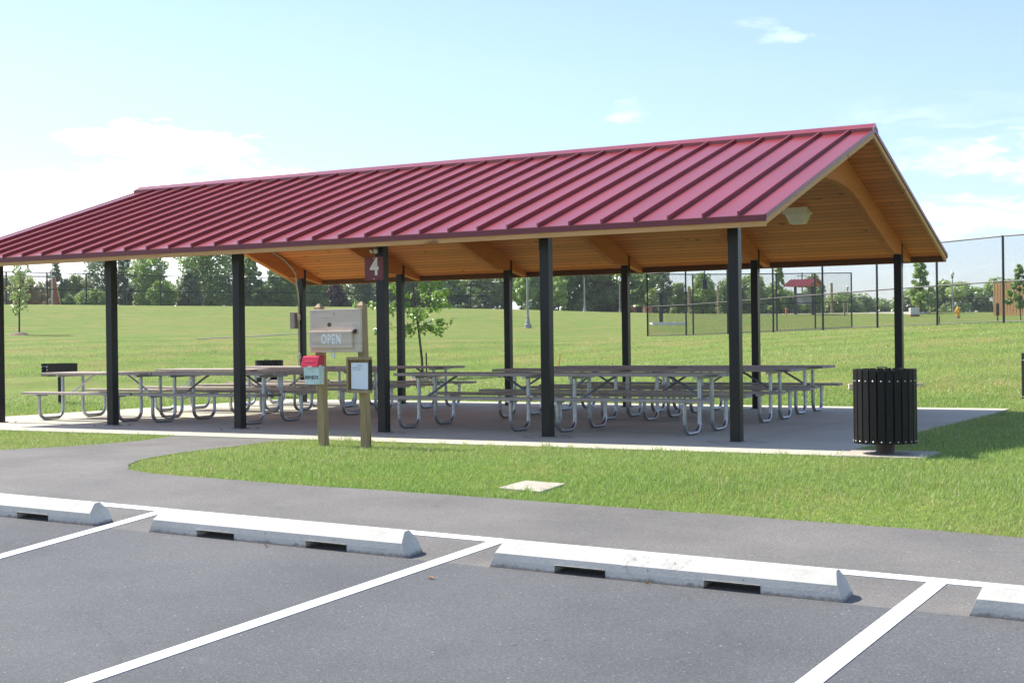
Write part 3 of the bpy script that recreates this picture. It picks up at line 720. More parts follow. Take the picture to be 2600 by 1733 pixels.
tag(mb.build('ground_marker', 'stonepad', bevel=.006), 'flat square pale stone marker set in the front lawn', 'stone marker')

# ------------------------------------------------------------------ wheel stops
def make_stop():
    root = empty('wheel_stop', (0, 0, 0), 'x', 'wheel stop', 'concrete wheel stops along the white line')
    L = 2.36
    prof = [(0, 0), (.004, .05), (.010, .096), (.086, .158), (.098, .163), (.142, .163), (.152, .158), (.200, .098), (.212, .05), (.216, 0)]
    lift = .054
    def ring(x, up):
        out = []
        for y, zz in prof[:-1]: out.append((x, y, max(zz, lift) if up and y < .1 else zz))
        out.append((x, .216, 0)); out.append((x, .172, 0)); out.append((x, .168, lift if up else 0))
        return out
    st = [(0, 0), (.48, 0), (.482, 1), (.842, 1), (.844, 0), (1.50, 0), (1.502, 1), (1.862, 1), (1.864, 0), (L, 0)]
    mb = MB(); vs = []; n = len(prof)+2; fs = []
    cuts = []
    for x, up in st:
        cuts.append((x, up))
    rings = []
    for x, up in cuts:
        rg = ring(x, up)
        if x in (0, L):   # ends slope inwards towards the top
            s = 1 if x == 0 else -1
            rg = [(xx+s*(.062*zz/.155+.02*(abs(y-.108)/.108)**2*0), y, zz) for xx, y, zz in rg]
        rings.append(rg)
    for rg in rings: vs += rg
    for i in range(len(rings)-1):
        for k in range(n): fs.append((i*n+k, i*n+(k+1) % n, (i+1)*n+(k+1) % n, (i+1)*n+k))
    fs.append(tuple(range(n))); fs.append(tuple((len(rings)-1)*n+k for k in range(n)))
    mb.add(vs, fs); body = mb.build('body', 'stop', root, bevel=.004)
    mb = MB()
    for x in (.33, 2.03): mb.lathe([(.013, .150), (.013, .1575)], (x, .108, 0), 10)
    mb.build('pin_hole', simple('rust_hole', (.14, .06, .03), (.07, .035, .02), rough=.9), root)
    return root
ws = make_stop()
for i, (x, lab) in enumerate(((7.10, 'wheel stop cut off by the left edge of the photo'), (10.05, 'wheel stop between the two left bay lines, in front of the path bend'),
                             (13.07, 'wheel stop right of centre with faint grey tyre scuffs'), (16.13, 'wheel stop cut off by the right edge of the photo'))):
    o = ws if i == 0 else copy_tree(ws)
    p0, p1 = np.array([x, -7.165]), np.array([x+2.36, -7.165])
    z0, z1 = gz(*p0)+.012, gz(*p1)+.012
    o.location = (x, -7.17, z0); o.rotation_euler = (math.atan(.057366), -math.atan2(z1-z0, 2.36), 0); o['label'] = lab
tt = [o for o in scene.objects if o.name.startswith('wheel_stop') and abs(o.location.x-13.07) < .01][0]
M['scuff'] = simple('scuff_grey', (.47, .46, .40), (.51, .50, .445), rough=.9)
for a in (.95, 1.22):
    mb = MB()
    for q in range(14):
        x = a+random.uniform(0, .17); t = random.uniform(.12, .9); sz = random.uniform(.010, .018); ps = []
        for k in range(6):
            an = 2*PI*k/6; rr = sz*random.uniform(.7, 1.15); dt = rr*math.sin(an)
            ps.append((x+rr*1.15*math.cos(an), .010+.076*t+.775*dt-.0006, .096+.062*t+.632*dt+.0008))
        mb.add(ps, [tuple(range(6))])
    mb.build('tyre_scuff', 'scuff', tt)
def leaf_on(x, y, s, name, label, rz):
    mb = MB(); mb.add([(-s, 0, .006), (0, -s*.35, .012), (s, 0, .008), (0, s*.35, .016), (0, 0, .003)], [(0, 1, 4), (1, 2, 4), (2, 3, 4), (3, 0, 4)])
    o = mb.build(name, 'leafdry'); o.location = (x, y, gz(x, y)+.014); o.rotation_euler.z = rz; tag(o, label, 'leaf')
leaf_on(12.90, -7.62, .035, 'fallen_leaf', 'dry tan leaf on the asphalt below the left end of the scuffed wheel stop', .3)

leaf_on(14.22, -7.21, .022, 'fallen_leaf', 'tiny yellow leaf at the foot of the scuffed wheel stop between its slots', 1.1)
leaf_on(11.25, -7.24, .030, 'fallen_leaf', 'dry leaf against the base of the wheel stop in front of the path bend', 2.0)
# ------------------------------------------------------------------ grill, timbers, rake
gr = empty('charcoal_grill', (-5.0, 5.86, gz(-5, 5.86)), 'black pedestal charcoal grill standing in the grass off the slab end', 'grill')
mb = MB(); mb.box(-.34, .28, .17, .19, .61, .86); mb.box(-.34, .28, -.19, -.17, .61, .86); mb.box(.28, .30, -.19, .19, .61, .86); mb.box(-.34, .30, -.19, .19, .595, .61)
fb = mb.build('firebox', 'black', gr, bevel=.003)
mb = MB()
for k in range(13): mb.tube([(-.33, -.16+k*.0265, .80), (.27, -.16+k*.0265, .80)], .006, 5)
mb.build('grate', 'galv', gr)
mb = MB()
for y in (-.15, .15):
    for zz in (.67, .73, .79): mb.box(-.345, -.335, y-.012, y+.012, zz-.012, zz+.012)
mb.build('grate_notch', 'bolt', fb)
mb = MB(); mb.tube([(-.02, 0, -.2), (-.02, 0, .60)], .035, 10); mb.build('pedestal', 'black', gr)
gr.rotation_euler.z = 1.19
mb = MB(); mb.box(-.28, .28, -.06, .06, -.03, .07); o = mb.build('timber_block', 'pine', bevel=.005); o.location = (.45, 18.6, gz(.45, 18.6)); o.rotation_euler.z = .5
tag(o, 'short pale timber lying in the grass behind the middle of the pavilion', 'timber')
mb = MB(); mb.box(-.75, .75, -.05, .05, -.02, .09); o = mb.build('timber_edging', 'pine', bevel=.005); o.location = (10.7, 12.8, gz(10.7, 12.8)); o.rotation_euler.z = .505
tag(o, 'long low timber edging in the grass behind the near trash receptacle', 'timber')
rk = empty('push_broom', (.42, 18.35, gz(.42, 18.35)), 'orange push broom leaning behind the tables by a pale timber', 'broom')
mb = MB(); mb.box(-.13, .13, -.03, .03, .0, .07); mb.build('brush_head', simple('broom_bristle', (.30, .10, .03), (.22, .07, .02), rough=.9), rk)
mb = MB(); mb.tube([(.03, 0, .07), (.08, .05, .5)], .018, 6); mb.build('handle', 'orange', rk)
rk.rotation_euler.z = .5

# ------------------------------------------------------------------ chain link fences
def fence(name, pts, H, label, group, spacing_mesh=.0707, wire=.0016, post_r=.042, mid=True, bottom=True, rail_r=.03):
    org = Vector((pts[0][0], pts[0][1], gz(*pts[0])))
    root = empty(name, org, label, 'fence', group)
    P = [Vector((x, y, gz(x, y))) for x, y in pts]
    for p in P:
        mb = MB(); mb.tube([p-Vector((0, 0, .15)), p+Vector((0, 0, H+.03))], post_r, 8); mb.build('post', 'fence', root, org=org[:])
    def rail(nm, dz, r):
        mb = MB()
        for a, b in zip(P[:-1], P[1:]): mb.tube([a+Vector((0, 0, dz)), b+Vector((0, 0, dz))], r, 6)
        mb.build(nm, 'fence', root, org=org[:])
    rail('top_rail', H, rail_r)
    if mid: rail('mid_rail', H*.48, rail_r*.9)
    rail('bottom_rail', .06, .018 if bottom else .008)
    mb = MB()
    V = []; Fc = []
    for a, b in zip(P[:-1], P[1:]):
        e = b-a; L = math.hypot(e.x, e.y); ex = e/L; h = H-.08
        nrm = Vector((-e.y, e.x, 0)).normalized()
        n = int((L+h)/spacing_mesh)
        for k in range(n):
            for sgn in (1, -1):
                s0 = k*spacing_mesh-h; s1 = s0+h
                z0, z1 = 0, h
                if s0 < 0: z0 = -s0; s0 = 0
                if s1 > L: z1 = h-(s1-L); s1 = L
                if s1-s0 < .03: continue
                u0, u1 = (s0, s1) if sgn > 0 else (L-s0, L-s1)
                p = a+ex*u0+Vector((0, 0, .04+z0)); q = a+ex*u1+Vector((0, 0, .04+z1))
                d = (q-p).normalized(); s = d.cross(nrm)*wire*1.3; t = nrm*wire*1.2
                o = len(V)
                V += [p+s, p-s*.5+t, p-s*.5-t, q+s, q-s*.5+t, q-s*.5-t]
                Fc += [(o, o+1, o+4, o+3), (o+1, o+2, o+5, o+4), (o+2, o, o+3, o+5)]
    mb.v = [tuple(v-org) for v in V]; mb.f = Fc
    me = bpy.data.meshes.new('chain_link_mesh'); me.from_pydata(mb.v, [], Fc); me.materials.append(M['fence'])
    o = bpy.data.objects.new('chain_link_mesh', me); COL.objects.link(o); o.parent = root
    return root
def lerp_pts(a, b, n): return [(a[0]+(b[0]-a[0])*i/n, a[1]+(b[1]-a[1])*i/n) for i in range(n+1)]
c0 = (-8.84, 45.75)
rd_ = ((9.2-c0[0])/7, (35.21-c0[1])/7)
fence('chain_link_fence', [(c0[0]+rd_[0]*i, c0[1]+rd_[1]*i) for i in range(9)], 3.02, 'tall black chain link fence climbing to the right behind the pavilion', 'chain link fences')
fence('chain_link_fence', lerp_pts(c0, (-3.04, 60.44), 5), 3.02, 'far side of the tall black chain link enclosure ending right of the red shelter', 'chain link fences')
fence('chain_link_fence', lerp_pts((-67.6, 54.5), (-59.2, 78.4), 8) + lerp_pts((-59.2, 78.4), (-45.4, 96.35), 7)[1:], 2.44, 'long low chain link fence along the crest of the grass bank at left', 'chain link fences', post_r=.062, rail_r=.04, wire=.004)
fence('chain_link_fence', [(-12.0, 112), (-8.5, 113.6), (-5.0, 115.3), (-1.5, 117), (2, 118.7)], 1.25, 'low distant chain link fence behind the hydrant and utility box', 'chain link fences', mid=False, spacing_mesh=.1)

# ------------------------------------------------------------------ street lamps and things on the far lawn
def make_lamp():
    root = empty('street_lamp', (0, 0, 0), 'x', 'street lamp', 'grey lamp posts on the far lawn')
    mb = MB(); mb.lathe([(.23, -.1), (.23, .06), (.215, .10), (.225, .15), (.20, .22), (.135, .25), (.12, .30), (.145, .34), (.12, .40), (.095, .55), (.085, .62), (.10, .64), (.10, .68), (.075, .70)], n=18)
    mb.build('base', 'lampgrey', root, smooth=True)
    mb = MB(); mb.tube([(0, 0, .68), (0, 0, 3.62)], [.072, .052], 12); mb.build('pole', 'lampgrey', root, smooth=True)
    mb = MB(); mb.lathe([(.055, 3.60), (.10, 3.66), (.12, 3.74), (.09, 3.78)], n=14); mb.build('collar', 'black', root, smooth=True)
    mb = MB(); mb.lathe([(.09, 3.78), (.17, 3.88), (.20, 4.0), (.185, 4.10), (.13, 4.22), (.06, 4.28), (.03, 4.36)], n=16); mb.build('globe', 'globe', root, smooth=True)
    return root
lamp = make_lamp()
for i, (x, y, lab) in enumerate(((-20.52, 55.26, 'nearest grey lamp post with flared base on the grass slope'), (-44.1, 110.8, 'lamp post in front of dense trees, globe hidden by the roof'),
                                 (-47.26, 126.2, 'lamp post with white globe left of the red frame'), (-10.89, 125.9, 'lamp post with white globe standing behind the yellow hydrant'),
                                 (-37.3, 183.3, 'small distant lamp post with pale globe right of the red roofed shelter'))):
    o = lamp if i == 0 else copy_tree(lamp); o.location = (x, y, gz(x, y)); o['label'] = lab
def yawed(o): o.rotation_euler.z = .509; return o
# soccer goal
go = empty('soccer_goal', (-71.8, 66.73, gz(-71.8, 66.73)), 'white framed soccer goal with orange net behind the crest fence', 'soccer goal')
gdir = Vector((-75.68+71.8, 61.13-66.73, 0)).normalized(); back = Vector((-.25, .97, 0)).normalized(); back = (Vector((-72.71, 68.51, 0))-Vector((-71.8, 66.73, 0))).normalized()
w_ = 7.2; A = Vector((0, 0, 0)); B = gdir*w_; H = Vector((0, 0, 2.44)); bk = back*2.0; tb = back*.7
mb = MB(); mb.tube([A, A+H], .06, 8); mb.tube([B, B+H], .06, 8); mb.tube([A+H, B+H], .06, 8); mb.build('goal_frame', 'goalwhite', go, smooth=True)
mb = MB(); mb.tube([A+H+tb, A+bk], .035, 6); mb.tube([B+H+tb, B+bk], .035, 6); mb.tube([A+H, A+H+tb], .035, 6); mb.tube([B+H, B+H+tb], .035, 6); mb.tube([A+bk, B+bk], .03, 6); mb.build('stay', 'goalwhite', go)
mb = MB()
def patch(p00, p10, p01, p11, nu, nv):
    for i in range(nu+1):
        t = i/nu; mb.tube([p00.lerp(p10, t), p01.lerp(p11, t)], .008, 3, False)
    for j in range(nv+1):
        t = j/nv; mb.tube([p00.lerp(p01, t), p10.lerp(p11, t)], .008, 3, False)
patch(A, A+bk, A+H, A+H+tb, 12, 18); patch(B, B+bk, B+H, B+H+tb, 12, 18); patch(A+bk, B+bk, A+H+tb, B+H+tb, 45, 18); patch(A+H, B+H, A+H+tb, B+H+tb, 45, 5)
mb.build('net', 'net', go)
# red swing-like frame, bin, planter
fr = empty('red_bench_frame', (-43.0, 122.9, gz(-43, 122.9)), 'red steel table frame with splayed legs on the far plaza', 'picnic table', rz=.509)
mb = MB(); mb.box(-1.25, 1.25, -.4, .4, .90, .98); mb.build('top', 'redpaint', fr)
for s in (-1, 1):
    mb = MB(); mb.tube([(s*1.15, -.3, .9), (s*.75, -.35, 0)], .05, 6); mb.tube([(s*1.15, .3, .9), (s*.75, .35, 0)], .05, 6); mb.build('leg', 'redpaint', fr)
bn = copy_tree(b0); bn.location = (-41.7, 118.9, gz(-41.7, 118.9)); bn['label'] = 'tiny dark trash can in front of the far red frame'
pb = empty('brick_planter', (-41.2, 120.1, gz(-41.2, 120.1)), 'brown brick planter with greenery beside the far red frame', 'planter', rz=.5)
mb = MB(); mb.box(-.42, .42, -.4, .4, -.1, .85); mb.build('planter_box', 'brick', pb, bevel=.02)
# water fountain post on pad
z = gz(-15.4, 63.8)
mb = MB(); mb.box(-1.0, 1.0, -.9, .9, -.3, .05); o = mb.build('fountain_pad', 'white', bevel=.01); o.location = (-15.4, 63.8, z+.06); yawed(o); tag(o, 'pale concrete pad seen through the fence enclosure', 'pad')
tp = empty('service_pedestal', (-15.74, 63.66, z), 'black post with flat T top standing on a pale pad', 'pedestal', rz=.509)
mb = MB(); mb.box(-.11, .11, -.08, .08, 0, 1.85); mb.build('column', 'black', tp, bevel=.01)
mb = MB(); mb.box(-.34, .34, -.14, .14, 1.852, 1.92); mb.build('cap', 'black', tp, bevel=.01)
# wooden poles
def pole(x, y, h, r, label, mat='treated', name='wooden_pole'):
    mb = MB(); mb.tube([(0, 0, -.2), (0, 0, h-.02), (0, 0, h)], [r, r*.92, r*.8], 10); o = mb.build(name, mat); o.location = (x, y, gz(x, y)); return tag(o, label, 'pole', 'wooden poles on the far lawn')
pole(-34.87, 115.97, 2.9, .13, 'pale wooden pole beside the dark box on the fence'); pole(-32.29, 117.4, 3.0, .11, 'pale wooden pole between dark box and pavilion corner post')
pole(-22.21, 123.0, 3.2, .13, 'tall wooden pole right of the red roofed shelter'); pole(-14.19, 98.9, 1.35, .075, 'short thin wooden pole below the shelter side fence')
fb_ = empty('fence_box', (-7.3, 49.3, gz(-7.3, 49.3)), 'dark box mounted high on a post of the enclosure fence', 'box', rz=.509)
mb = MB(); mb.box(-.11, .11, -.13, -.04, 2.28, 2.74); mb.build('case', 'black', fb_, bevel=.01)
mb = MB(); mb.tube([(0, 0, 2.7), (0, 0, 3.4)], .03, 8); mb.build('mast', 'black', fb_)
# kiosk
kx, ky = -18.6, 102.1; kz = gz(kx, ky)
ki = empty('shelter_kiosk', (kx, ky, kz), 'small kiosk with red metal gable roof and dark notice panel', 'kiosk', rz=-.22)
for s in (-1, 1):
    mb = MB(); mb.box(s*.86-.09, s*.86+.09, -.09, .09, -.1, 2.5); mb.build('post', 'black', ki)
mb = MB(); mb.box(-.77, .77, -.04, .04, .85, 1.85); mb.build('notice_panel', 'boxgrey', ki)
mb = MB(); mb.prism([(-1.3, 2.45), (0, 3.05), (1.3, 2.45), (1.3, 2.40), (0, 2.98), (-1.3, 2.40)], 'x', -1.3, 1.3)
for k in range(8):
    for s in (-1, 1): mb.prism([(s*1.3, 2.45), (0, 3.05), (0, 3.11), (s*1.3, 2.51)], 'x', -1.28+k*.355, -1.24+k*.355)
mb.build('roof', 'red', ki)
mb = MB(); mb.prism([(-1.18, 2.42), (0, 2.96), (1.18, 2.42)], 'x', -1.18, 1.18); mb.build('gable', 'glulam', ki)
mb = MB(); mb.tube([(0, 0, -.1), (0, 0, .58), (0, 0, .62)], [.095, .095, .07], 12); o = mb.build('orange_marker_post', 'orange', smooth=True); o.location = (-21.54, 106.2, gz(-21.54, 106.2)); tag(o, 'short bright orange marker post left of the red roofed shelter', 'marker post')
up = empty('utility_pole', (-67.3, 258.2, gz(-67.3, 258.2)), 'distant utility pole with crossarm above the red roofed shelter', 'utility pole', rz=.509)
mb = MB(); mb.tube([(0, 0, -.3), (0, 0, 9.6)], [.18, .12], 8); mb.build('pole', 'bark', up)
mb = MB(); mb.box(-1.0, 1.0, -.06, .06, 8.8, 8.95); mb.build('crossarm', 'bark', up)
ub = empty('utility_box', (-7.96, 96.64, gz(-7.96, 96.64)), 'beige utility cabinet on a dark base behind the fence', 'utility box', rz=.509)
mb = MB(); mb.box(-.36, .36, -.3, .3, -.1, .22); mb.build('plinth', 'brick', ub)
mb = MB(); mb.box(-.35, .35, -.28, .28, .222, .76); mb.build('cabinet', 'siding', ub, bevel=.03)
hy = empty('fire_hydrant', (-.4, 75.66, gz(-.4, 75.66)), 'yellow fire hydrant on the lawn behind the tall fence', 'fire hydrant', rz=.6)
mb = MB(); mb.lathe([(.13, -.1), (.13, .12)], n=14); mb.build('base', 'boxgrey', hy)
mb = MB(); mb.lathe([(.15, .12), (.15, .16), (.105, .17), (.105, .50), (.14, .51), (.14, .55), (.115, .57), (.10, .66), (.06, .72), (.03, .74), (.03, .79)], n=16); mb.build('barrel', 'yellow', hy, smooth=True)
for s in (-1, 1):
    mb = MB(); mb.tube([(s*.09, 0, .42), (s*.17, 0, .42), (s*.19, 0, .42)], [.055, .06, .04], 10); mb.build('nozzle', 'yellow', hy)
mb = MB(); mb.tube([(0, -.09, .40), (0, -.18, .40), (0, -.20, .40)], [.07, .075, .05], 10); mb.build('pumper_nozzle', 'yellow', hy)
bo = empty('bollard_light', (4.16, 63.3, gz(4.16, 63.3)), 'dark brown bollard with slim stem in front of the slat fence', 'bollard')
mb = MB(); mb.tube([(0, 0, -.1), (0, 0, .32)], .035, 8); mb.build('stem', 'black', bo)
mb = MB(); mb.lathe([(.075, .32), (.09, .34), (.09, .92), (.08, .98), (.04, 1.0)], n=12); mb.build('head', 'slat_brown', bo, smooth=True)
mb = MB(); mb.tube([(0, 0, -.1), (0, 0, .40)], .022, 6); o = mb.build('metal_stake', 'black'); o.location = (3.57, 51.5, gz(3.57, 51.5)); tag(o, 'short black stake in the grass between hydrant and fence post', 'stake')
# cedar slat fence
sf = empty('slat_fence', (-.6, 89.3, gz(-.6, 89.3)), 'tall orange brown vertical board fence at the right edge', 'fence', rz=-.43)
mb = MB()
for k in range(46): mb.box(k*.125, k*.125+.098, -.015+(.02 if k % 2 else 0), .015+(.02 if k % 2 else 0), -.1, 2.32+.006*k)
mb.build('board_panel', 'cedar', sf)
mb = MB(); mb.box(0, 5.7, .05, .12, .4, .5); mb.box(0, 5.7, .05, .12, 1.8, 1.9); mb.build('rail', 'cedar', sf)
# far houses
def house(x, y, w, d, h, rh, rz, label, rmat, drop=0):
    r = empty('house', (x, y, gz(x, y)-drop), label, 'house', rz=rz)
    mb = MB(); mb.box(-w/2, w/2, -d/2, d/2, -1, h); wl = mb.build('wall', 'siding', r)
    mb = MB(); mb.prism([(-d/2-.5, h-.15), (0, h+rh), (d/2+.5, h-.15), (0, h+rh-.25)], 'x', -w/2-.5, w/2+.5); mb.build('roof', rmat, r)
    mb = MB(); mb.prism([(-d/2, h), (d/2, h), (0, h+rh-.3)], 'x', -w/2, w/2); mb.build('gable', 'siding', r)
    mb = MB()
    for k in (-1, 1): mb.box(k*w*.25-.6, k*w*.25+.6, -d/2-.05, -d/2+.02, 1.0, 2.2)
    mb.build('window', 'black', wl)
house(-130, 166, 9, 7, 2.6, 2.0, .9, 'distant house with terracotta roof between trees beyond the crest fence', 'tileroof')
house(-126.5, 180, 7, 8, 3.0, 2.6, 2.1, 'distant pale house gable glimpsed behind the OPEN board', 'siding')

# trail crossing the bank
tr = [(-18.9, 25.4), (-18.45, 27.9), (-19.6, 32.9), (-20.7, 36.5), (-20.35, 36.5), (-19.2, 32.7), (-18.05, 27.9), (-18.5, 25.3)]
sheet('lawn_trail', tr, 'walk', .015, .8)['label'] = 'narrow grey path crossing the grass bank'

sheet('far_walkway', [(-44.9, 118.4), (-38.0, 117.0), (-33.0, 114.8), (-24, 112.5), (-14, 106.0), (-9, 100.5), (-8.0, 102.5), (-13, 108.5), (-23.5, 115), (-32.5, 117.4), (-37.5, 119.6), (-44.4, 121.2)], 'slab', .07, 1.5, .3)['label'] = 'pale concrete walkway crossing the far lawn'
# ------------------------------------------------------------------ leaves
def leaf_cloud(cents, rad, n, size, cols, flat=.8, shape=1.0, droop=0, seed=0, dense=False):
    """n leaf quads spread through ellipsoid clumps"""
    rg = np.random.default_rng(seed); cents = np.asarray(cents, float); rad = np.asarray(rad, float)
    wts = rad**2.2; wts = wts/wts.sum(); ci = rg.choice(len(cents), n, p=wts)
    d = rg.normal(size=(n, 3)); d /= np.linalg.norm(d, axis=1)[:, None]
    rr = rg.uniform(0, 1, n)**(.30)
    p = cents[ci] + d*(rad[ci]*rr)[:, None]*np.array([1, 1, flat])
    nrm = d*.55 + rg.normal(size=(n, 3))*.6 + np.array([0, 0, .55]); nrm /= np.linalg.norm(nrm, axis=1)[:, None]
    a = rg.normal(size=(n, 3)); a -= nrm*(a*nrm).sum(1)[:, None]; a /= np.linalg.norm(a, axis=1)[:, None]
    a[:, 2] -= droop; b = np.cross(nrm, a)
    s = size*rg.uniform(.6, 1.3, n)
    A = a*s[:, None]; B = b*(s*.48*shape)[:, None]
    V = np.stack([p-A, p+B-A*.1, p+A, p-B-A*.1], 1).reshape(-1, 3)
    F = np.arange(4*n).reshape(-1, 4)
    cols = np.asarray(cols, float); cc = cols[rg.integers(0, len(cols), len(cents))][ci]*.65 + cols[rg.integers(0, len(cols), n)]*.35
    cc = cc*rg.uniform(.75, 1.25, n)[:, None]
    return V, F, np.repeat(cc, 4, 0)
GREEN = [(.24, .36, .07), (.30, .41, .10), (.19, .31, .068), (.34, .44, .13)]
BRIGHT = [(.32, .46, .085), (.28, .42, .08), (.37, .48, .12)]
DARK = [(.11, .18, .07), (.13, .21, .08), (.095, .165, .065)]
GREY = [(.24, .31, .14), (.20, .28, .13), (.29, .35, .18)]
PURPLE = [(.085, .042, .045), (.07, .036, .04), (.11, .055, .055)]
def tree(x, y, h, w, label, cols, trunk=.25, n=2600, leaf=.17, cone=0, seed=1, name='broadleaf_tree', group=None, clumps=34, skirt=.12):
    rg = random.Random(seed); z = gz(x, y)
    root = empty(name, (x, y, z), label, 'tree', group, rz=rg.uniform(0, 6))
    r0 = min(max(.022, h*.009), .2) if leaf < .08 else max(.05, h*.018); cents = []; rads = []
    mb = MB(); lean = (rg.uniform(-.03, .03)*h, rg.uniform(-.03, .03)*h)
    mb.tube([(0, 0, -.3), (lean[0]*.2, lean[1]*.2, h*trunk), (lean[0]*.6, lean[1]*.6, h*.6), (lean[0], lean[1], h*.93)], [r0*1.3, r0, r0*.55, r0*.12], 8)
    for i in range(clumps):
        t = (i+.5)/clumps; zz = h*(skirt+(1-skirt)*t)
        if cone: prof = (1-t)**.75*.95+.06
        else: prof = math.sin(PI*min(1, .16+t*.80))**.75
        a = i*2.399+rg.uniform(-.4, .4); rr = w/2*prof*rg.uniform(.35, .92)
        rad = w*(.19 if not cone else .15)*rg.uniform(.7, 1.25)*(.45+.55*prof)
        c = (lean[0]*t+rr*math.cos(a), lean[1]*t+rr*math.sin(a), min(zz, h-rad*.6))
        cents.append(c); rads.append(rad)
        if i % 3 == 0: mb.tube([(lean[0]*t*.8, lean[1]*t*.8, max(h*trunk*.8, zz-.12*h)), c], [r0*.35, r0*.1], 5)
    mb.build('trunk', 'bark', root, smooth=True)
    V, F, T = leaf_cloud(cents, rads, int(n*2.6), leaf*1.08, cols, seed=seed)
    mesh_np('crown', V, F, 'leaf', root, T)
    return root
# individual trees beyond the crest fence (x, y, top z, width)
TR = [
 (-98.75, 91.8, 10.2, 3.6, 'grey green spruce like tree rising behind the soccer goal', GREY, 1, 2200, .13),
 (-110, 96.7, 9.4, 4.0, 'thin dark tree behind the mulched sapling at the left edge', DARK, 0, 1500, .15),
 (-96.6, 93, 8.7, 3.4, 'low rounded bush tree right of the soccer goal', GREEN, 0, 1900, .14),
 (-94.1, 94.4, 13.2, 5.4, 'feathery light tree left of the second front post', GREY, 0, 2600, .15),
 (-89.2, 92.5, 11.6, 2.4, 'dark narrow conifer just right of the second front post', DARK, 1, 2600, .12),
 (-86.0, 93.2, 11.3, 5.0, 'bright green broad tree left of the third front post', BRIGHT, 0, 3200, .15),
 (-86.2, 85.1, 6.6, 3.4, 'pale green shrub low behind the crest fence', BRIGHT, 0, 1700, .13),
 (-83.9, 100, 13.6, 8.0, 'tallest green tree behind the third front post', GREEN, 0, 4600, .17),
 (-79.1, 91.3, 8.6, 3.3, 'cone shaped grey green shrub tree under the tallest tree', GREY, 1, 2200, .13),
 (-80.1, 88.5, 7.4, 2.7, 'small yellow green tree in front of the tall trees', BRIGHT, 0, 1500, .13),
 (-80.3, 102, 11.9, 4.2, 'drooping dark green tree left of the terracotta roof', GREEN, 1, 2800, .15),
 (-77.3, 103.7, 9.4, 4.2, 'rounded green tree right of the terracotta roof', GREEN, 0, 2600, .15),
 (-77.7, 109.3, 9.0, 4.4, 'rounded tree behind the electrical box post', GREEN, 0, 2300, .15),
 (-78.1, 114.8, 7.9, 2.4, 'small purple leaved tree above the OPEN board', PURPLE, 0, 1500, .13),
 (-75.6, 116.2, 8.8, 3.6, 'grey green tree beside the purple leaved tree', GREY, 0, 1900, .14),
 (-66.2, 110, 9.3, 4.2, 'hazy green tree behind the number 4 post', GREY, 0, 2200, .15),
 (-63.2, 111.6, 9.8, 5.0, 'broad dull green tree behind the oak sapling', GREEN, 0, 2600, .15),
 (-41.1, 124, 8.6, 2.2, 'spindly dark tree left of the fence corner', DARK, 0, 800, .13),
 (-43.4, 134, 7.4, 3.0, 'low green tree just right of the fence corner', GREEN, 0, 1700, .14),
 (-41, 135.5, 8.5, 3.6, 'green tree with forked top behind the dark fence box', BRIGHT, 0, 2200, .14),
 (-40.1, 141.7, 8.0, 3.8, 'rounded green tree behind the near corner post', GREEN, 0, 2200, .14),
 (-37.6, 143, 8.6, 3.9, 'rounded green tree left of the tall slim tree', GREEN, 0, 2200, .14),
 (-30.1, 130, 9.4, 2.2, 'tall slim yellow green tree left of the red roofed shelter', BRIGHT, 1, 1900, .12),
 (-31.2, 146.6, 8.4, 3.0, 'green tree directly behind the red roofed shelter', GREEN, 0, 1700, .14),
]
for i, (x, y, zt, w, lab, cols, cone, n, lf_) in enumerate(TR):
    tree(x, y, zt-gz(x, y), w, lab, cols, n=n, leaf=lf_, cone=cone, seed=20+i, group='trees beyond the lawn', name='conifer_tree' if cone and cols in (DARK, GREY) else 'broadleaf_tree')
tree(-54.5, 116.5, 3.9, 2.6, 'bright lime green young tree behind the nearest lamp post', BRIGHT, .28, 1500, .12, 0, 71, 'young_tree', 'young trees on the lawn', 22, .25)
tree(-51.0, 118.4, 4.6, 2.5, 'light green young tree with pale trunk before the dense wood', BRIGHT, .22, 1700, .11, 0, 72, 'young_tree', 'young trees on the lawn', 24, .2)
tree(-8.65, 102, 5.2, 2.6, 'leafy young tree with slim trunk behind the utility box', BRIGHT, .2, 2000, .10, 1, 73, 'young_tree', 'young trees on the lawn', 26, .12)
tree(4.43, 69.2, 3.35, 1.7, 'small dark green tree at the right edge before the slat fence', GREEN, .2, 1700, .075, 1, 74, 'young_tree', 'young trees on the lawn', 24, .28)
sp_ = tree(-30.28, 26.9, 3.75, 1.15, 'slim young maple with pale leaves in a mulch ring at left', [(.33, .42, .14), (.28, .38, .10), (.40, .46, .19)], .25, 620, .055, 0, 75, 'young_tree', 'young trees on the lawn', 30, .26)
def mulch(x, y, r, label):
    mb = MB(); vs = [(0, 0, .13)]; n = 22
    for q, hh in ((.5, .105), (1.0, -.02)):
        for k in range(n):
            a = 2*PI*k/n; rr = r*q*random.uniform(.88, 1.1); px, py = rr*math.cos(a), rr*math.sin(a)
            vs.append((px, py, gz(x+px, y+py)-gz(x, y)+hh))
    fs = [(0, 1+k, 1+(k+1) % n) for k in range(n)] + [(1+k, 1+n+k, 1+n+(k+1) % n, 1+(k+1) % n) for k in range(n)]
    mb.add(vs, fs); o = mb.build('mulch_ring', 'mulch'); o.location = (x, y, gz(x, y)); tag(o, label, 'mulch ring', 'mulch rings under young trees')
mulch(-30.28, 26.9, .52, 'brown mulch mound under the slim young maple')
mulch(-3.56, 17.9, .62, 'brown mulch mound at the foot of the leaning oak sapling')
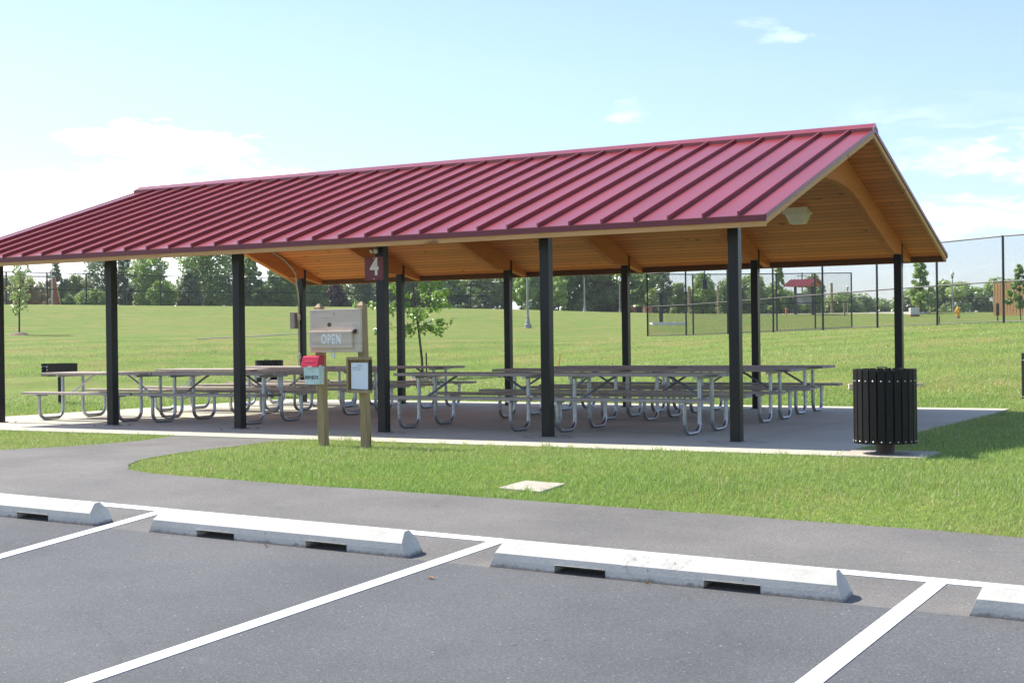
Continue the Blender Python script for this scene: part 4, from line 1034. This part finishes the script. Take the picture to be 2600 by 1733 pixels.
# leaning oak sapling with long side branches
oz = gz(-3.56, 17.77)
ok = empty('oak_sapling', (-3.56, 17.77, oz), 'leaning oak sapling with lobed leaves behind the back row tables', 'tree', 'young trees on the lawn')
rgt = Vector((CR.x, CR.y, 0)).normalized(); fwd = Vector((-rgt.y, rgt.x, 0))
def rp(a, b, z): v = rgt*a+fwd*b; return Vector((v.x, v.y, z))
mb = MB(); trunk = [rp(0, 0, -.2), rp(-.02, 0, .6), rp(-.09, 0, 1.3), rp(-.17, 0, 2.0), rp(-.26, 0, 2.75), rp(-.30, 0, 3.6), rp(-.30, 0, 4.3)]
mb.tube(trunk, [.045, .036, .032, .027, .021, .013, .005], 8)
cents = []; rads = []
rr_ = random.Random(5)
for (z0, a1, b1, z1) in ((1.52, 1.05, .1, 1.62), (1.55, .75, -.4, 1.35), (1.50, -.45, .1, 1.35), (1.60, -1.05, .2, 1.48), (1.95, .9, .1, 2.2), (1.9, -.9, -.1, 2.05), (2.1, -1.75, .2, 2.12), (2.2, .8, .3, 2.45),
                         (2.5, .7, -.2, 2.7), (2.45, -.8, .3, 2.6), (2.8, .5, .1, 3.1), (2.8, -.75, -.2, 3.0), (3.2, .35, 0, 3.5), (3.2, -.65, .1, 3.5), (3.6, -.3, .1, 4.2), (1.75, .2, .8, 1.9), (1.8, .1, -.8, 1.95)):
    base = rp(-.12-.07*(z0-1.5), 0, z0); tip = rp(-.2+a1, b1, z1); midp = base.lerp(tip, .5)+Vector((0, 0, -.05))
    mb.tube([base, midp, tip], [.013, .009, .004], 5)
    for k in range(6):
        t = .28+.14*k; p = base.lerp(tip, t)+Vector((rr_.uniform(-.08, .08), rr_.uniform(-.08, .08), rr_.uniform(-.1, .1)))
        cents.append(p); rads.append(.17*rr_.uniform(.7, 1.2))
mb.build('trunk', 'barkyoung', ok, smooth=True)
V, F, T = leaf_cloud([c[:] for c in cents], rads, 1400, .078, [(.24, .37, .065), (.20, .32, .055), (.29, .40, .10)], seed=9, shape=1.1)
mesh_np('crown', V, F, 'leaf', ok, T)
mb = MB(); mb.tube([rp(.115, .05, -.2), rp(.10, .05, .76)], .022, 7); o = mb.build('support_stake', 'barkyoung', org=(0, 0, 0)); o.location = (-3.56, 17.77, oz); tag(o, 'grey support stake beside the leaning oak sapling', 'stake')

# far woods that read as one mass
def wood_mass(name, label, line, n, leaf, cols, depth=10, seed=3, rad=(1.0, 2.2), low=.0):
    rg = random.Random(seed); cents = []; rads = []
    for (x0, y0, t0), (x1, y1, t1) in zip(line[:-1], line[1:]):
        L = math.hypot(x1-x0, y1-y0); m = max(4, int(L*5.2))
        for i in range(m):
            t = rg.random(); x = x0+(x1-x0)*t; y = y0+(y1-y0)*t; tp_ = t0+(t1-t0)*t
            b = rg.random(); x += -.487*depth*b*1; y += .873*depth*b
            tp_ += math.sin(x*.9+seed)*.55+math.sin(y*.37)*.5
            z0 = gz(x, y); zz = z0+(tp_-z0)*(low+(1-low)*rg.random()**.75)
            r = rg.uniform(*rad); cents.append((x, y, min(zz, tp_-r*.5))); rads.append(r)
    V, F, T = leaf_cloud(cents, rads, int(n*2.1), leaf*1.55, cols, seed=seed)
    return tag(mesh_np(name, V, F, 'leaf', None, T), label, kind='stuff')
wood_mass('distant_wood', 'dense dark wood behind the lamp posts', [(-63.9, 128.4, 11.4), (-60.9, 135.8, 11.8), (-58.8, 142.7, 11.6), (-52.5, 143, 10.0), (-48.5, 141, 8.3)], 30000, .20, GREEN, 9, 3, (.9, 1.9))
wood_mass('distant_treeline', 'low hazy treeline beyond the crest fence', [(-122, 102, 8.6), (-118, 110, 8.2), (-102, 112.6, 8.6), (-90.5, 119, 7.8), (-76.7, 121, 8.3), (-61, 124.3, 9.4)], 30000, .22, GREY+GREEN, 8, 4, (.9, 1.8))
wood_mass('far_treeline', 'pale green treeline along the right horizon', [(-58.8, 160, 7.2), (-51, 164, 7.3), (-45.7, 173, 7.1), (-39.9, 182, 6.6), (-36, 195.5, 6.2), (-31.8, 198, 7.6), (-24, 191, 8.3), (-19, 193.6, 8.4), (-6, 198, 8.7), (8, 200, 9)], 36000, .22, GREY+BRIGHT+GREEN, 10, 5, (.8, 1.7))

# ------------------------------------------------------------------ grass blades
def in_poly(x, y, poly):
    c = np.zeros(len(x), bool); n = len(poly)
    for i in range(n):
        x0, y0 = poly[i]; x1, y1 = poly[(i+1) % n]
        if y0 == y1: continue
        k = ((y0 > y) != (y1 > y)) & (x < (x1-x0)*(y-y0)/(y1-y0)+x0); c ^= k
    return c
WP = np.array(walk_poly)
def blades(name, label, boxes, hgt, wid, seed, clump=.5):
    rg = np.random.default_rng(seed); XS = []; YS = []
    for (x0, x1, y0, y1, dens) in boxes:
        n = int((x1-x0)*(y1-y0)*dens); XS.append(rg.uniform(x0, x1, n)); YS.append(rg.uniform(y0, y1, n))
    x = np.concatenate(XS); y = np.concatenate(YS)
    jx, jy = x+rg.normal(0, .022, len(x)), y+rg.normal(0, .022, len(x))
    keep = ~in_poly(jx, jy, walk_poly) & ~((jx > SX0) & (jx < SX1) & (jy > SY0) & (jy < SY1)) & (y > -5.06)
    keep &= ~((x > 13.75) & (x < 14.57) & (y > -1.33) & (y < -.66))
    keep &= ~((jx > 11.68) & (jx < 12.03) & (jy > -4.43) & (jy < -4.13))
    dep = (x-CPOS.x)*-.487+(y-CPOS.y)*.873
    keep &= rg.random(len(x)) < np.clip((54-dep)/26, .0, 1)
    x, y = x[keep], y[keep]; n = len(x)
    # height and colour patches
    f1 = np.sin(x*1.7+1.3*np.sin(y*1.1))*np.sin(y*1.9+np.cos(x*.8)); f2 = np.sin(x*.53+2)*np.sin(y*.47+1)+.5*np.sin(x*.21-y*.33)
    h = hgt*rg.uniform(.45, 1.2, n)*(1+.25*f1)
    tuft = (np.sin(x*9.1+3*np.sin(y*5.3))*np.sin(y*8.3+3*np.sin(x*4.7)) > .72)
    h = h*np.where(tuft, rg.uniform(1.1, 1.9, n), 1)
    edge = np.exp(-np.abs(y-SY0)/.10)*((x > SX0) & (x < SX1) & (y < SY0)); h = h*(1+.7*edge*rg.random(n)); z = ground_z(x, y)
    a = rg.uniform(0, 2*PI, n); lean = rg.uniform(.1, .9, n)*h
    wx = np.cos(a)*wid*rg.uniform(.6, 1.2, n); wy = np.sin(a)*wid*rg.uniform(.6, 1.2, n)
    la = a+PI/2+rg.normal(0, .6, n); dx = np.cos(la)*lean; dy = np.sin(la)*lean
    b = np.stack([x, y, z-.01], 1); w = np.stack([wx, wy, 0*wx], 1)
    m = b+np.stack([dx*.35, dy*.35, h*.6], 1); tip = b+np.stack([dx, dy, h], 1)
    V = np.stack([b-w, b+w, m+w*.75, m-w*.75, tip+w*.15, tip-w*.15], 1).reshape(-1, 3)
    o = np.arange(n)*6
    F = np.concatenate([np.stack([o, o+1, o+2, o+3], 1), np.stack([o+3, o+2, o+4, o+5], 1)])
    g1 = np.array([.30, .465, .10]); g2 = np.array([.43, .52, .15]); st = np.array([.70, .62, .38]); dk = np.array([.20, .33, .065])
    t = np.clip(.5+.32*f2+rg.normal(0, .22, n), 0, 1)[:, None]; c = g1*(1-t)+g2*t
    s = rg.random(n)[:, None]; dryp = np.clip(.07+.06*f2, .02, .2)[:, None]
    c = np.where(s < dryp, st, c); c = np.where(s > .88, dk, c)
    c = c*rg.uniform(.8, 1.2, (n, 1))
    return tag(mesh_np(name, V, F, 'blade', None, np.repeat(c, 6, 0)), label, kind='stuff')
blades('front_lawn_grass', 'short green grass between slab and walkway', [(6.7, 20, -5.0, -1.2, 5000), (-4, 5.2, -5.0, -1.2, 2800), (13.6, 17.5, -1.3, 5, 2400), (12.5, 18, 5, 10.5, 1100)], .042, .0027, 1)
blades('back_lawn_grass', 'short grass behind and beside the slab', [(-8, 14, 9.0, 13, 900), (-14, -1.4, -1.2, 9, 500), (-16, 15, 13, 22, 330)], .058, .006, 2)
blades('bank_grass', 'grass tufts over the lower bank', [(-34, 16, 22, 40, 110), (-40, -14, 8, 22, 110)], .06, .010, 3)

# ------------------------------------------------------------------ thin summer haze
mb = MB(); mb.box(-1700, 1700, -500, 2000, -40, 30)
hz = mb.build('haze', None); tag(hz, 'thin pale summer haze', kind='stuff')
hm = bpy.data.materials.new('haze_air'); hm.use_nodes = True; hnt = hm.node_tree; hnt.nodes.clear()
ho = hnt.nodes.new('ShaderNodeOutputMaterial'); hv = hnt.nodes.new('ShaderNodeVolumePrincipled')
hv.inputs['Color'].default_value = (.93, .96, 1, 1); hv.inputs['Density'].default_value = .00028; hv.inputs['Anisotropy'].default_value = .35
hnt.links.new(hv.outputs[0], ho.inputs['Volume']); hz.data.materials.append(hm)
# ------------------------------------------------------------------ light, sky, render settings
w = bpy.data.worlds.new('World'); scene.world = w; w.use_nodes = True; nt = w.node_tree; nt.nodes.clear()
out = nt.nodes.new('ShaderNodeOutputWorld'); bg = nt.nodes.new('ShaderNodeBackground'); nt.links.new(bg.outputs[0], out.inputs[0])
sky = nt.nodes.new('ShaderNodeTexSky'); sky.sky_type = 'NISHITA'; sky.sun_disc = False
sky.sun_elevation = math.radians(50.5); sky.sun_rotation = math.radians(270); sky.altitude = 50; sky.air_density = 1.0; sky.dust_density = .45; sky.ozone_density = 1.2
BG = .12; bg.inputs[1].default_value = BG
tc = nt.nodes.new('ShaderNodeTexCoord'); sp = nt.nodes.new('ShaderNodeSeparateXYZ'); nt.links.new(tc.outputs['Generated'], sp.inputs[0])
def math_n(op, a, b=None, c=None):
    n = nt.nodes.new('ShaderNodeMath'); n.operation = op
    for i, v in enumerate((a, b, c)):
        if v is None: continue
        if isinstance(v, (int, float)): n.inputs[i].default_value = v
        else: nt.links.new(v, n.inputs[i])
    return n.outputs[0]
el = math_n('ARCSINE', sp.outputs[2])
az = math_n('ARCTAN2', sp.outputs[1], sp.outputs[0])     # 0 along +x, counter-clockwise
az0 = math_n('SUBTRACT', az, 2.0800)                      # measured from the compass bearing of the crest fence
cv = nt.nodes.new('ShaderNodeCombineXYZ'); nt.links.new(math_n('MULTIPLY', az0, 3.4), cv.inputs[0]); nt.links.new(math_n('MULTIPLY', el, 11.0), cv.inputs[1])
n1 = nt.nodes.new('ShaderNodeTexNoise'); n1.inputs['Scale'].default_value = 2.1; n1.inputs['Detail'].default_value = 8; n1.inputs['Roughness'].default_value = .56
nt.links.new(cv.outputs[0], n1.inputs['Vector'])
def mr(v, a, b, c, d):
    n = nt.nodes.new('ShaderNodeMapRange'); n.interpolation_type = 'SMOOTHSTEP'; nt.links.new(v, n.inputs[0])
    for i, q in enumerate((a, b, c, d)): n.inputs[1+i].default_value = q
    return n.outputs[0]
nd = nt.nodes.new('ShaderNodeTexNoise'); nd.inputs['Scale'].default_value = 3.4; nd.inputs['Detail'].default_value = 7; nd.inputs['Roughness'].default_value = .6
nt.links.new(cv.outputs[0], nd.inputs['Vector']); sc_ = nt.nodes.new('ShaderNodeSeparateColor'); nt.links.new(nd.outputs['Color'], sc_.inputs[0])
az_s, el_s = az0, el
az0 = math_n('ADD', az0, math_n('MULTIPLY', math_n('SUBTRACT', sc_.outputs[0], .5), .20)); el = math_n('ADD', el, math_n('MULTIPLY', math_n('SUBTRACT', sc_.outputs[1], .5), .062))
def puff(a0, e0, ra, re):
    p = math_n('POWER', math_n('ABSOLUTE', math_n('DIVIDE', math_n('SUBTRACT', az0, a0), ra)), 2)
    q = math_n('POWER', math_n('ABSOLUTE', math_n('DIVIDE', math_n('SUBTRACT', el, e0), re)), 2)
    return math_n('MAXIMUM', math_n('SUBTRACT', 1, math_n('ADD', p, q)), 0)
bank = math_n('MULTIPLY', mr(az0, .06, .19, 0, 1), mr(el, .095, .148, 1, 0))
mask = math_n('MAXIMUM', bank, math_n('MAXIMUM', puff(.27, .141, .090, .020), puff(.52, .15, .2, .05)))
mask = math_n('MAXIMUM', mask, math_n('MULTIPLY', puff(-.6, .12, .3, .06), .9))
cl1 = mr(math_n('ADD', math_n('MULTIPLY', n1.outputs[0], 1.15), math_n('MULTIPLY', mask, .62)), .80, 1.06, 0, .95)
cv2 = nt.nodes.new('ShaderNodeCombineXYZ'); nt.links.new(math_n('MULTIPLY', az0, 2.2), cv2.inputs[0]); nt.links.new(math_n('MULTIPLY', el, 26.0), cv2.inputs[1]); cv2.inputs[2].default_value = 3.7
n2 = nt.nodes.new('ShaderNodeTexNoise'); n2.inputs['Scale'].default_value = 1.9; n2.inputs['Detail'].default_value = 6; n2.inputs['Roughness'].default_value = .5
nt.links.new(cv2.outputs[0], n2.inputs['Vector'])
wz = math_n('MULTIPLY', math_n('MULTIPLY', mr(az0, -.19, -.30, 0, 1), mr(el, .16, .13, 0, 1)), mr(n2.outputs[0], .46, .72, 0, .42))
sm = math_n('MAXIMUM', math_n('MULTIPLY', puff(-.197, .214, .022, .012), .7), math_n('MULTIPLY', puff(-.088, .158, .016, .010), .6))
cl3 = math_n('MULTIPLY', sm, mr(sc_.outputs[2], .42, .64, 0, .34))
cl = math_n('MAXIMUM', cl1, math_n('MAXIMUM', wz, cl3))
mixn = nt.nodes.new('ShaderNodeMix'); mixn.data_type = 'RGBA'; nt.links.new(cl, mixn.inputs[0]); skym = nt.nodes.new('ShaderNodeMix'); skym.data_type = 'RGBA'; skym.blend_type = 'MULTIPLY'; skym.inputs[0].default_value = 1
nt.links.new(sky.outputs[0], skym.inputs[6])
hz_ = ramp(nt, [(0, (.62, .66, .80)), (.10, (.68, .70, .84)), (.30, (.86, .84, .95)), (1, (1, .95, 1))]); nt.links.new(math_n('MULTIPLY', el_s, 1.6), hz_.inputs[0]); nt.links.new(hz_.outputs[0], skym.inputs[7])
nt.links.new(skym.outputs[2], mixn.inputs[6])
mixn.inputs[7].default_value = (9.6, 9.8, 9.9, 1)
nt.links.new(mixn.outputs[2], bg.inputs[0])

sun = bpy.data.lights.new('sun', 'SUN'); sun.energy = 3.9; sun.angle = math.radians(.53); sun.color = (1, .95, .86)
so = bpy.data.objects.new('sun', sun); COL.objects.link(so)
sd = Vector((-math.cos(math.radians(50.5)), 0.004, math.sin(math.radians(50.5))))
so.rotation_euler = sd.to_track_quat('Z', 'Y').to_euler(); so.location = (-20, 0, 40)
vs_ = scene.view_settings; vs_.view_transform = 'Standard'; vs_.look = 'None'; vs_.exposure = 1.06; vs_.gamma = 1
scene.cycles.max_bounces = 8; scene.cycles.diffuse_bounces = 4; scene.cycles.transparent_max_bounces = 8
scene.cycles.use_denoising = True
scene.cycles.denoiser = 'OPENIMAGEDENOISE'; scene.cycles.denoising_input_passes = 'RGB_ALBEDO_NORMAL'; scene.cycles.denoising_prefilter = 'ACCURATE'
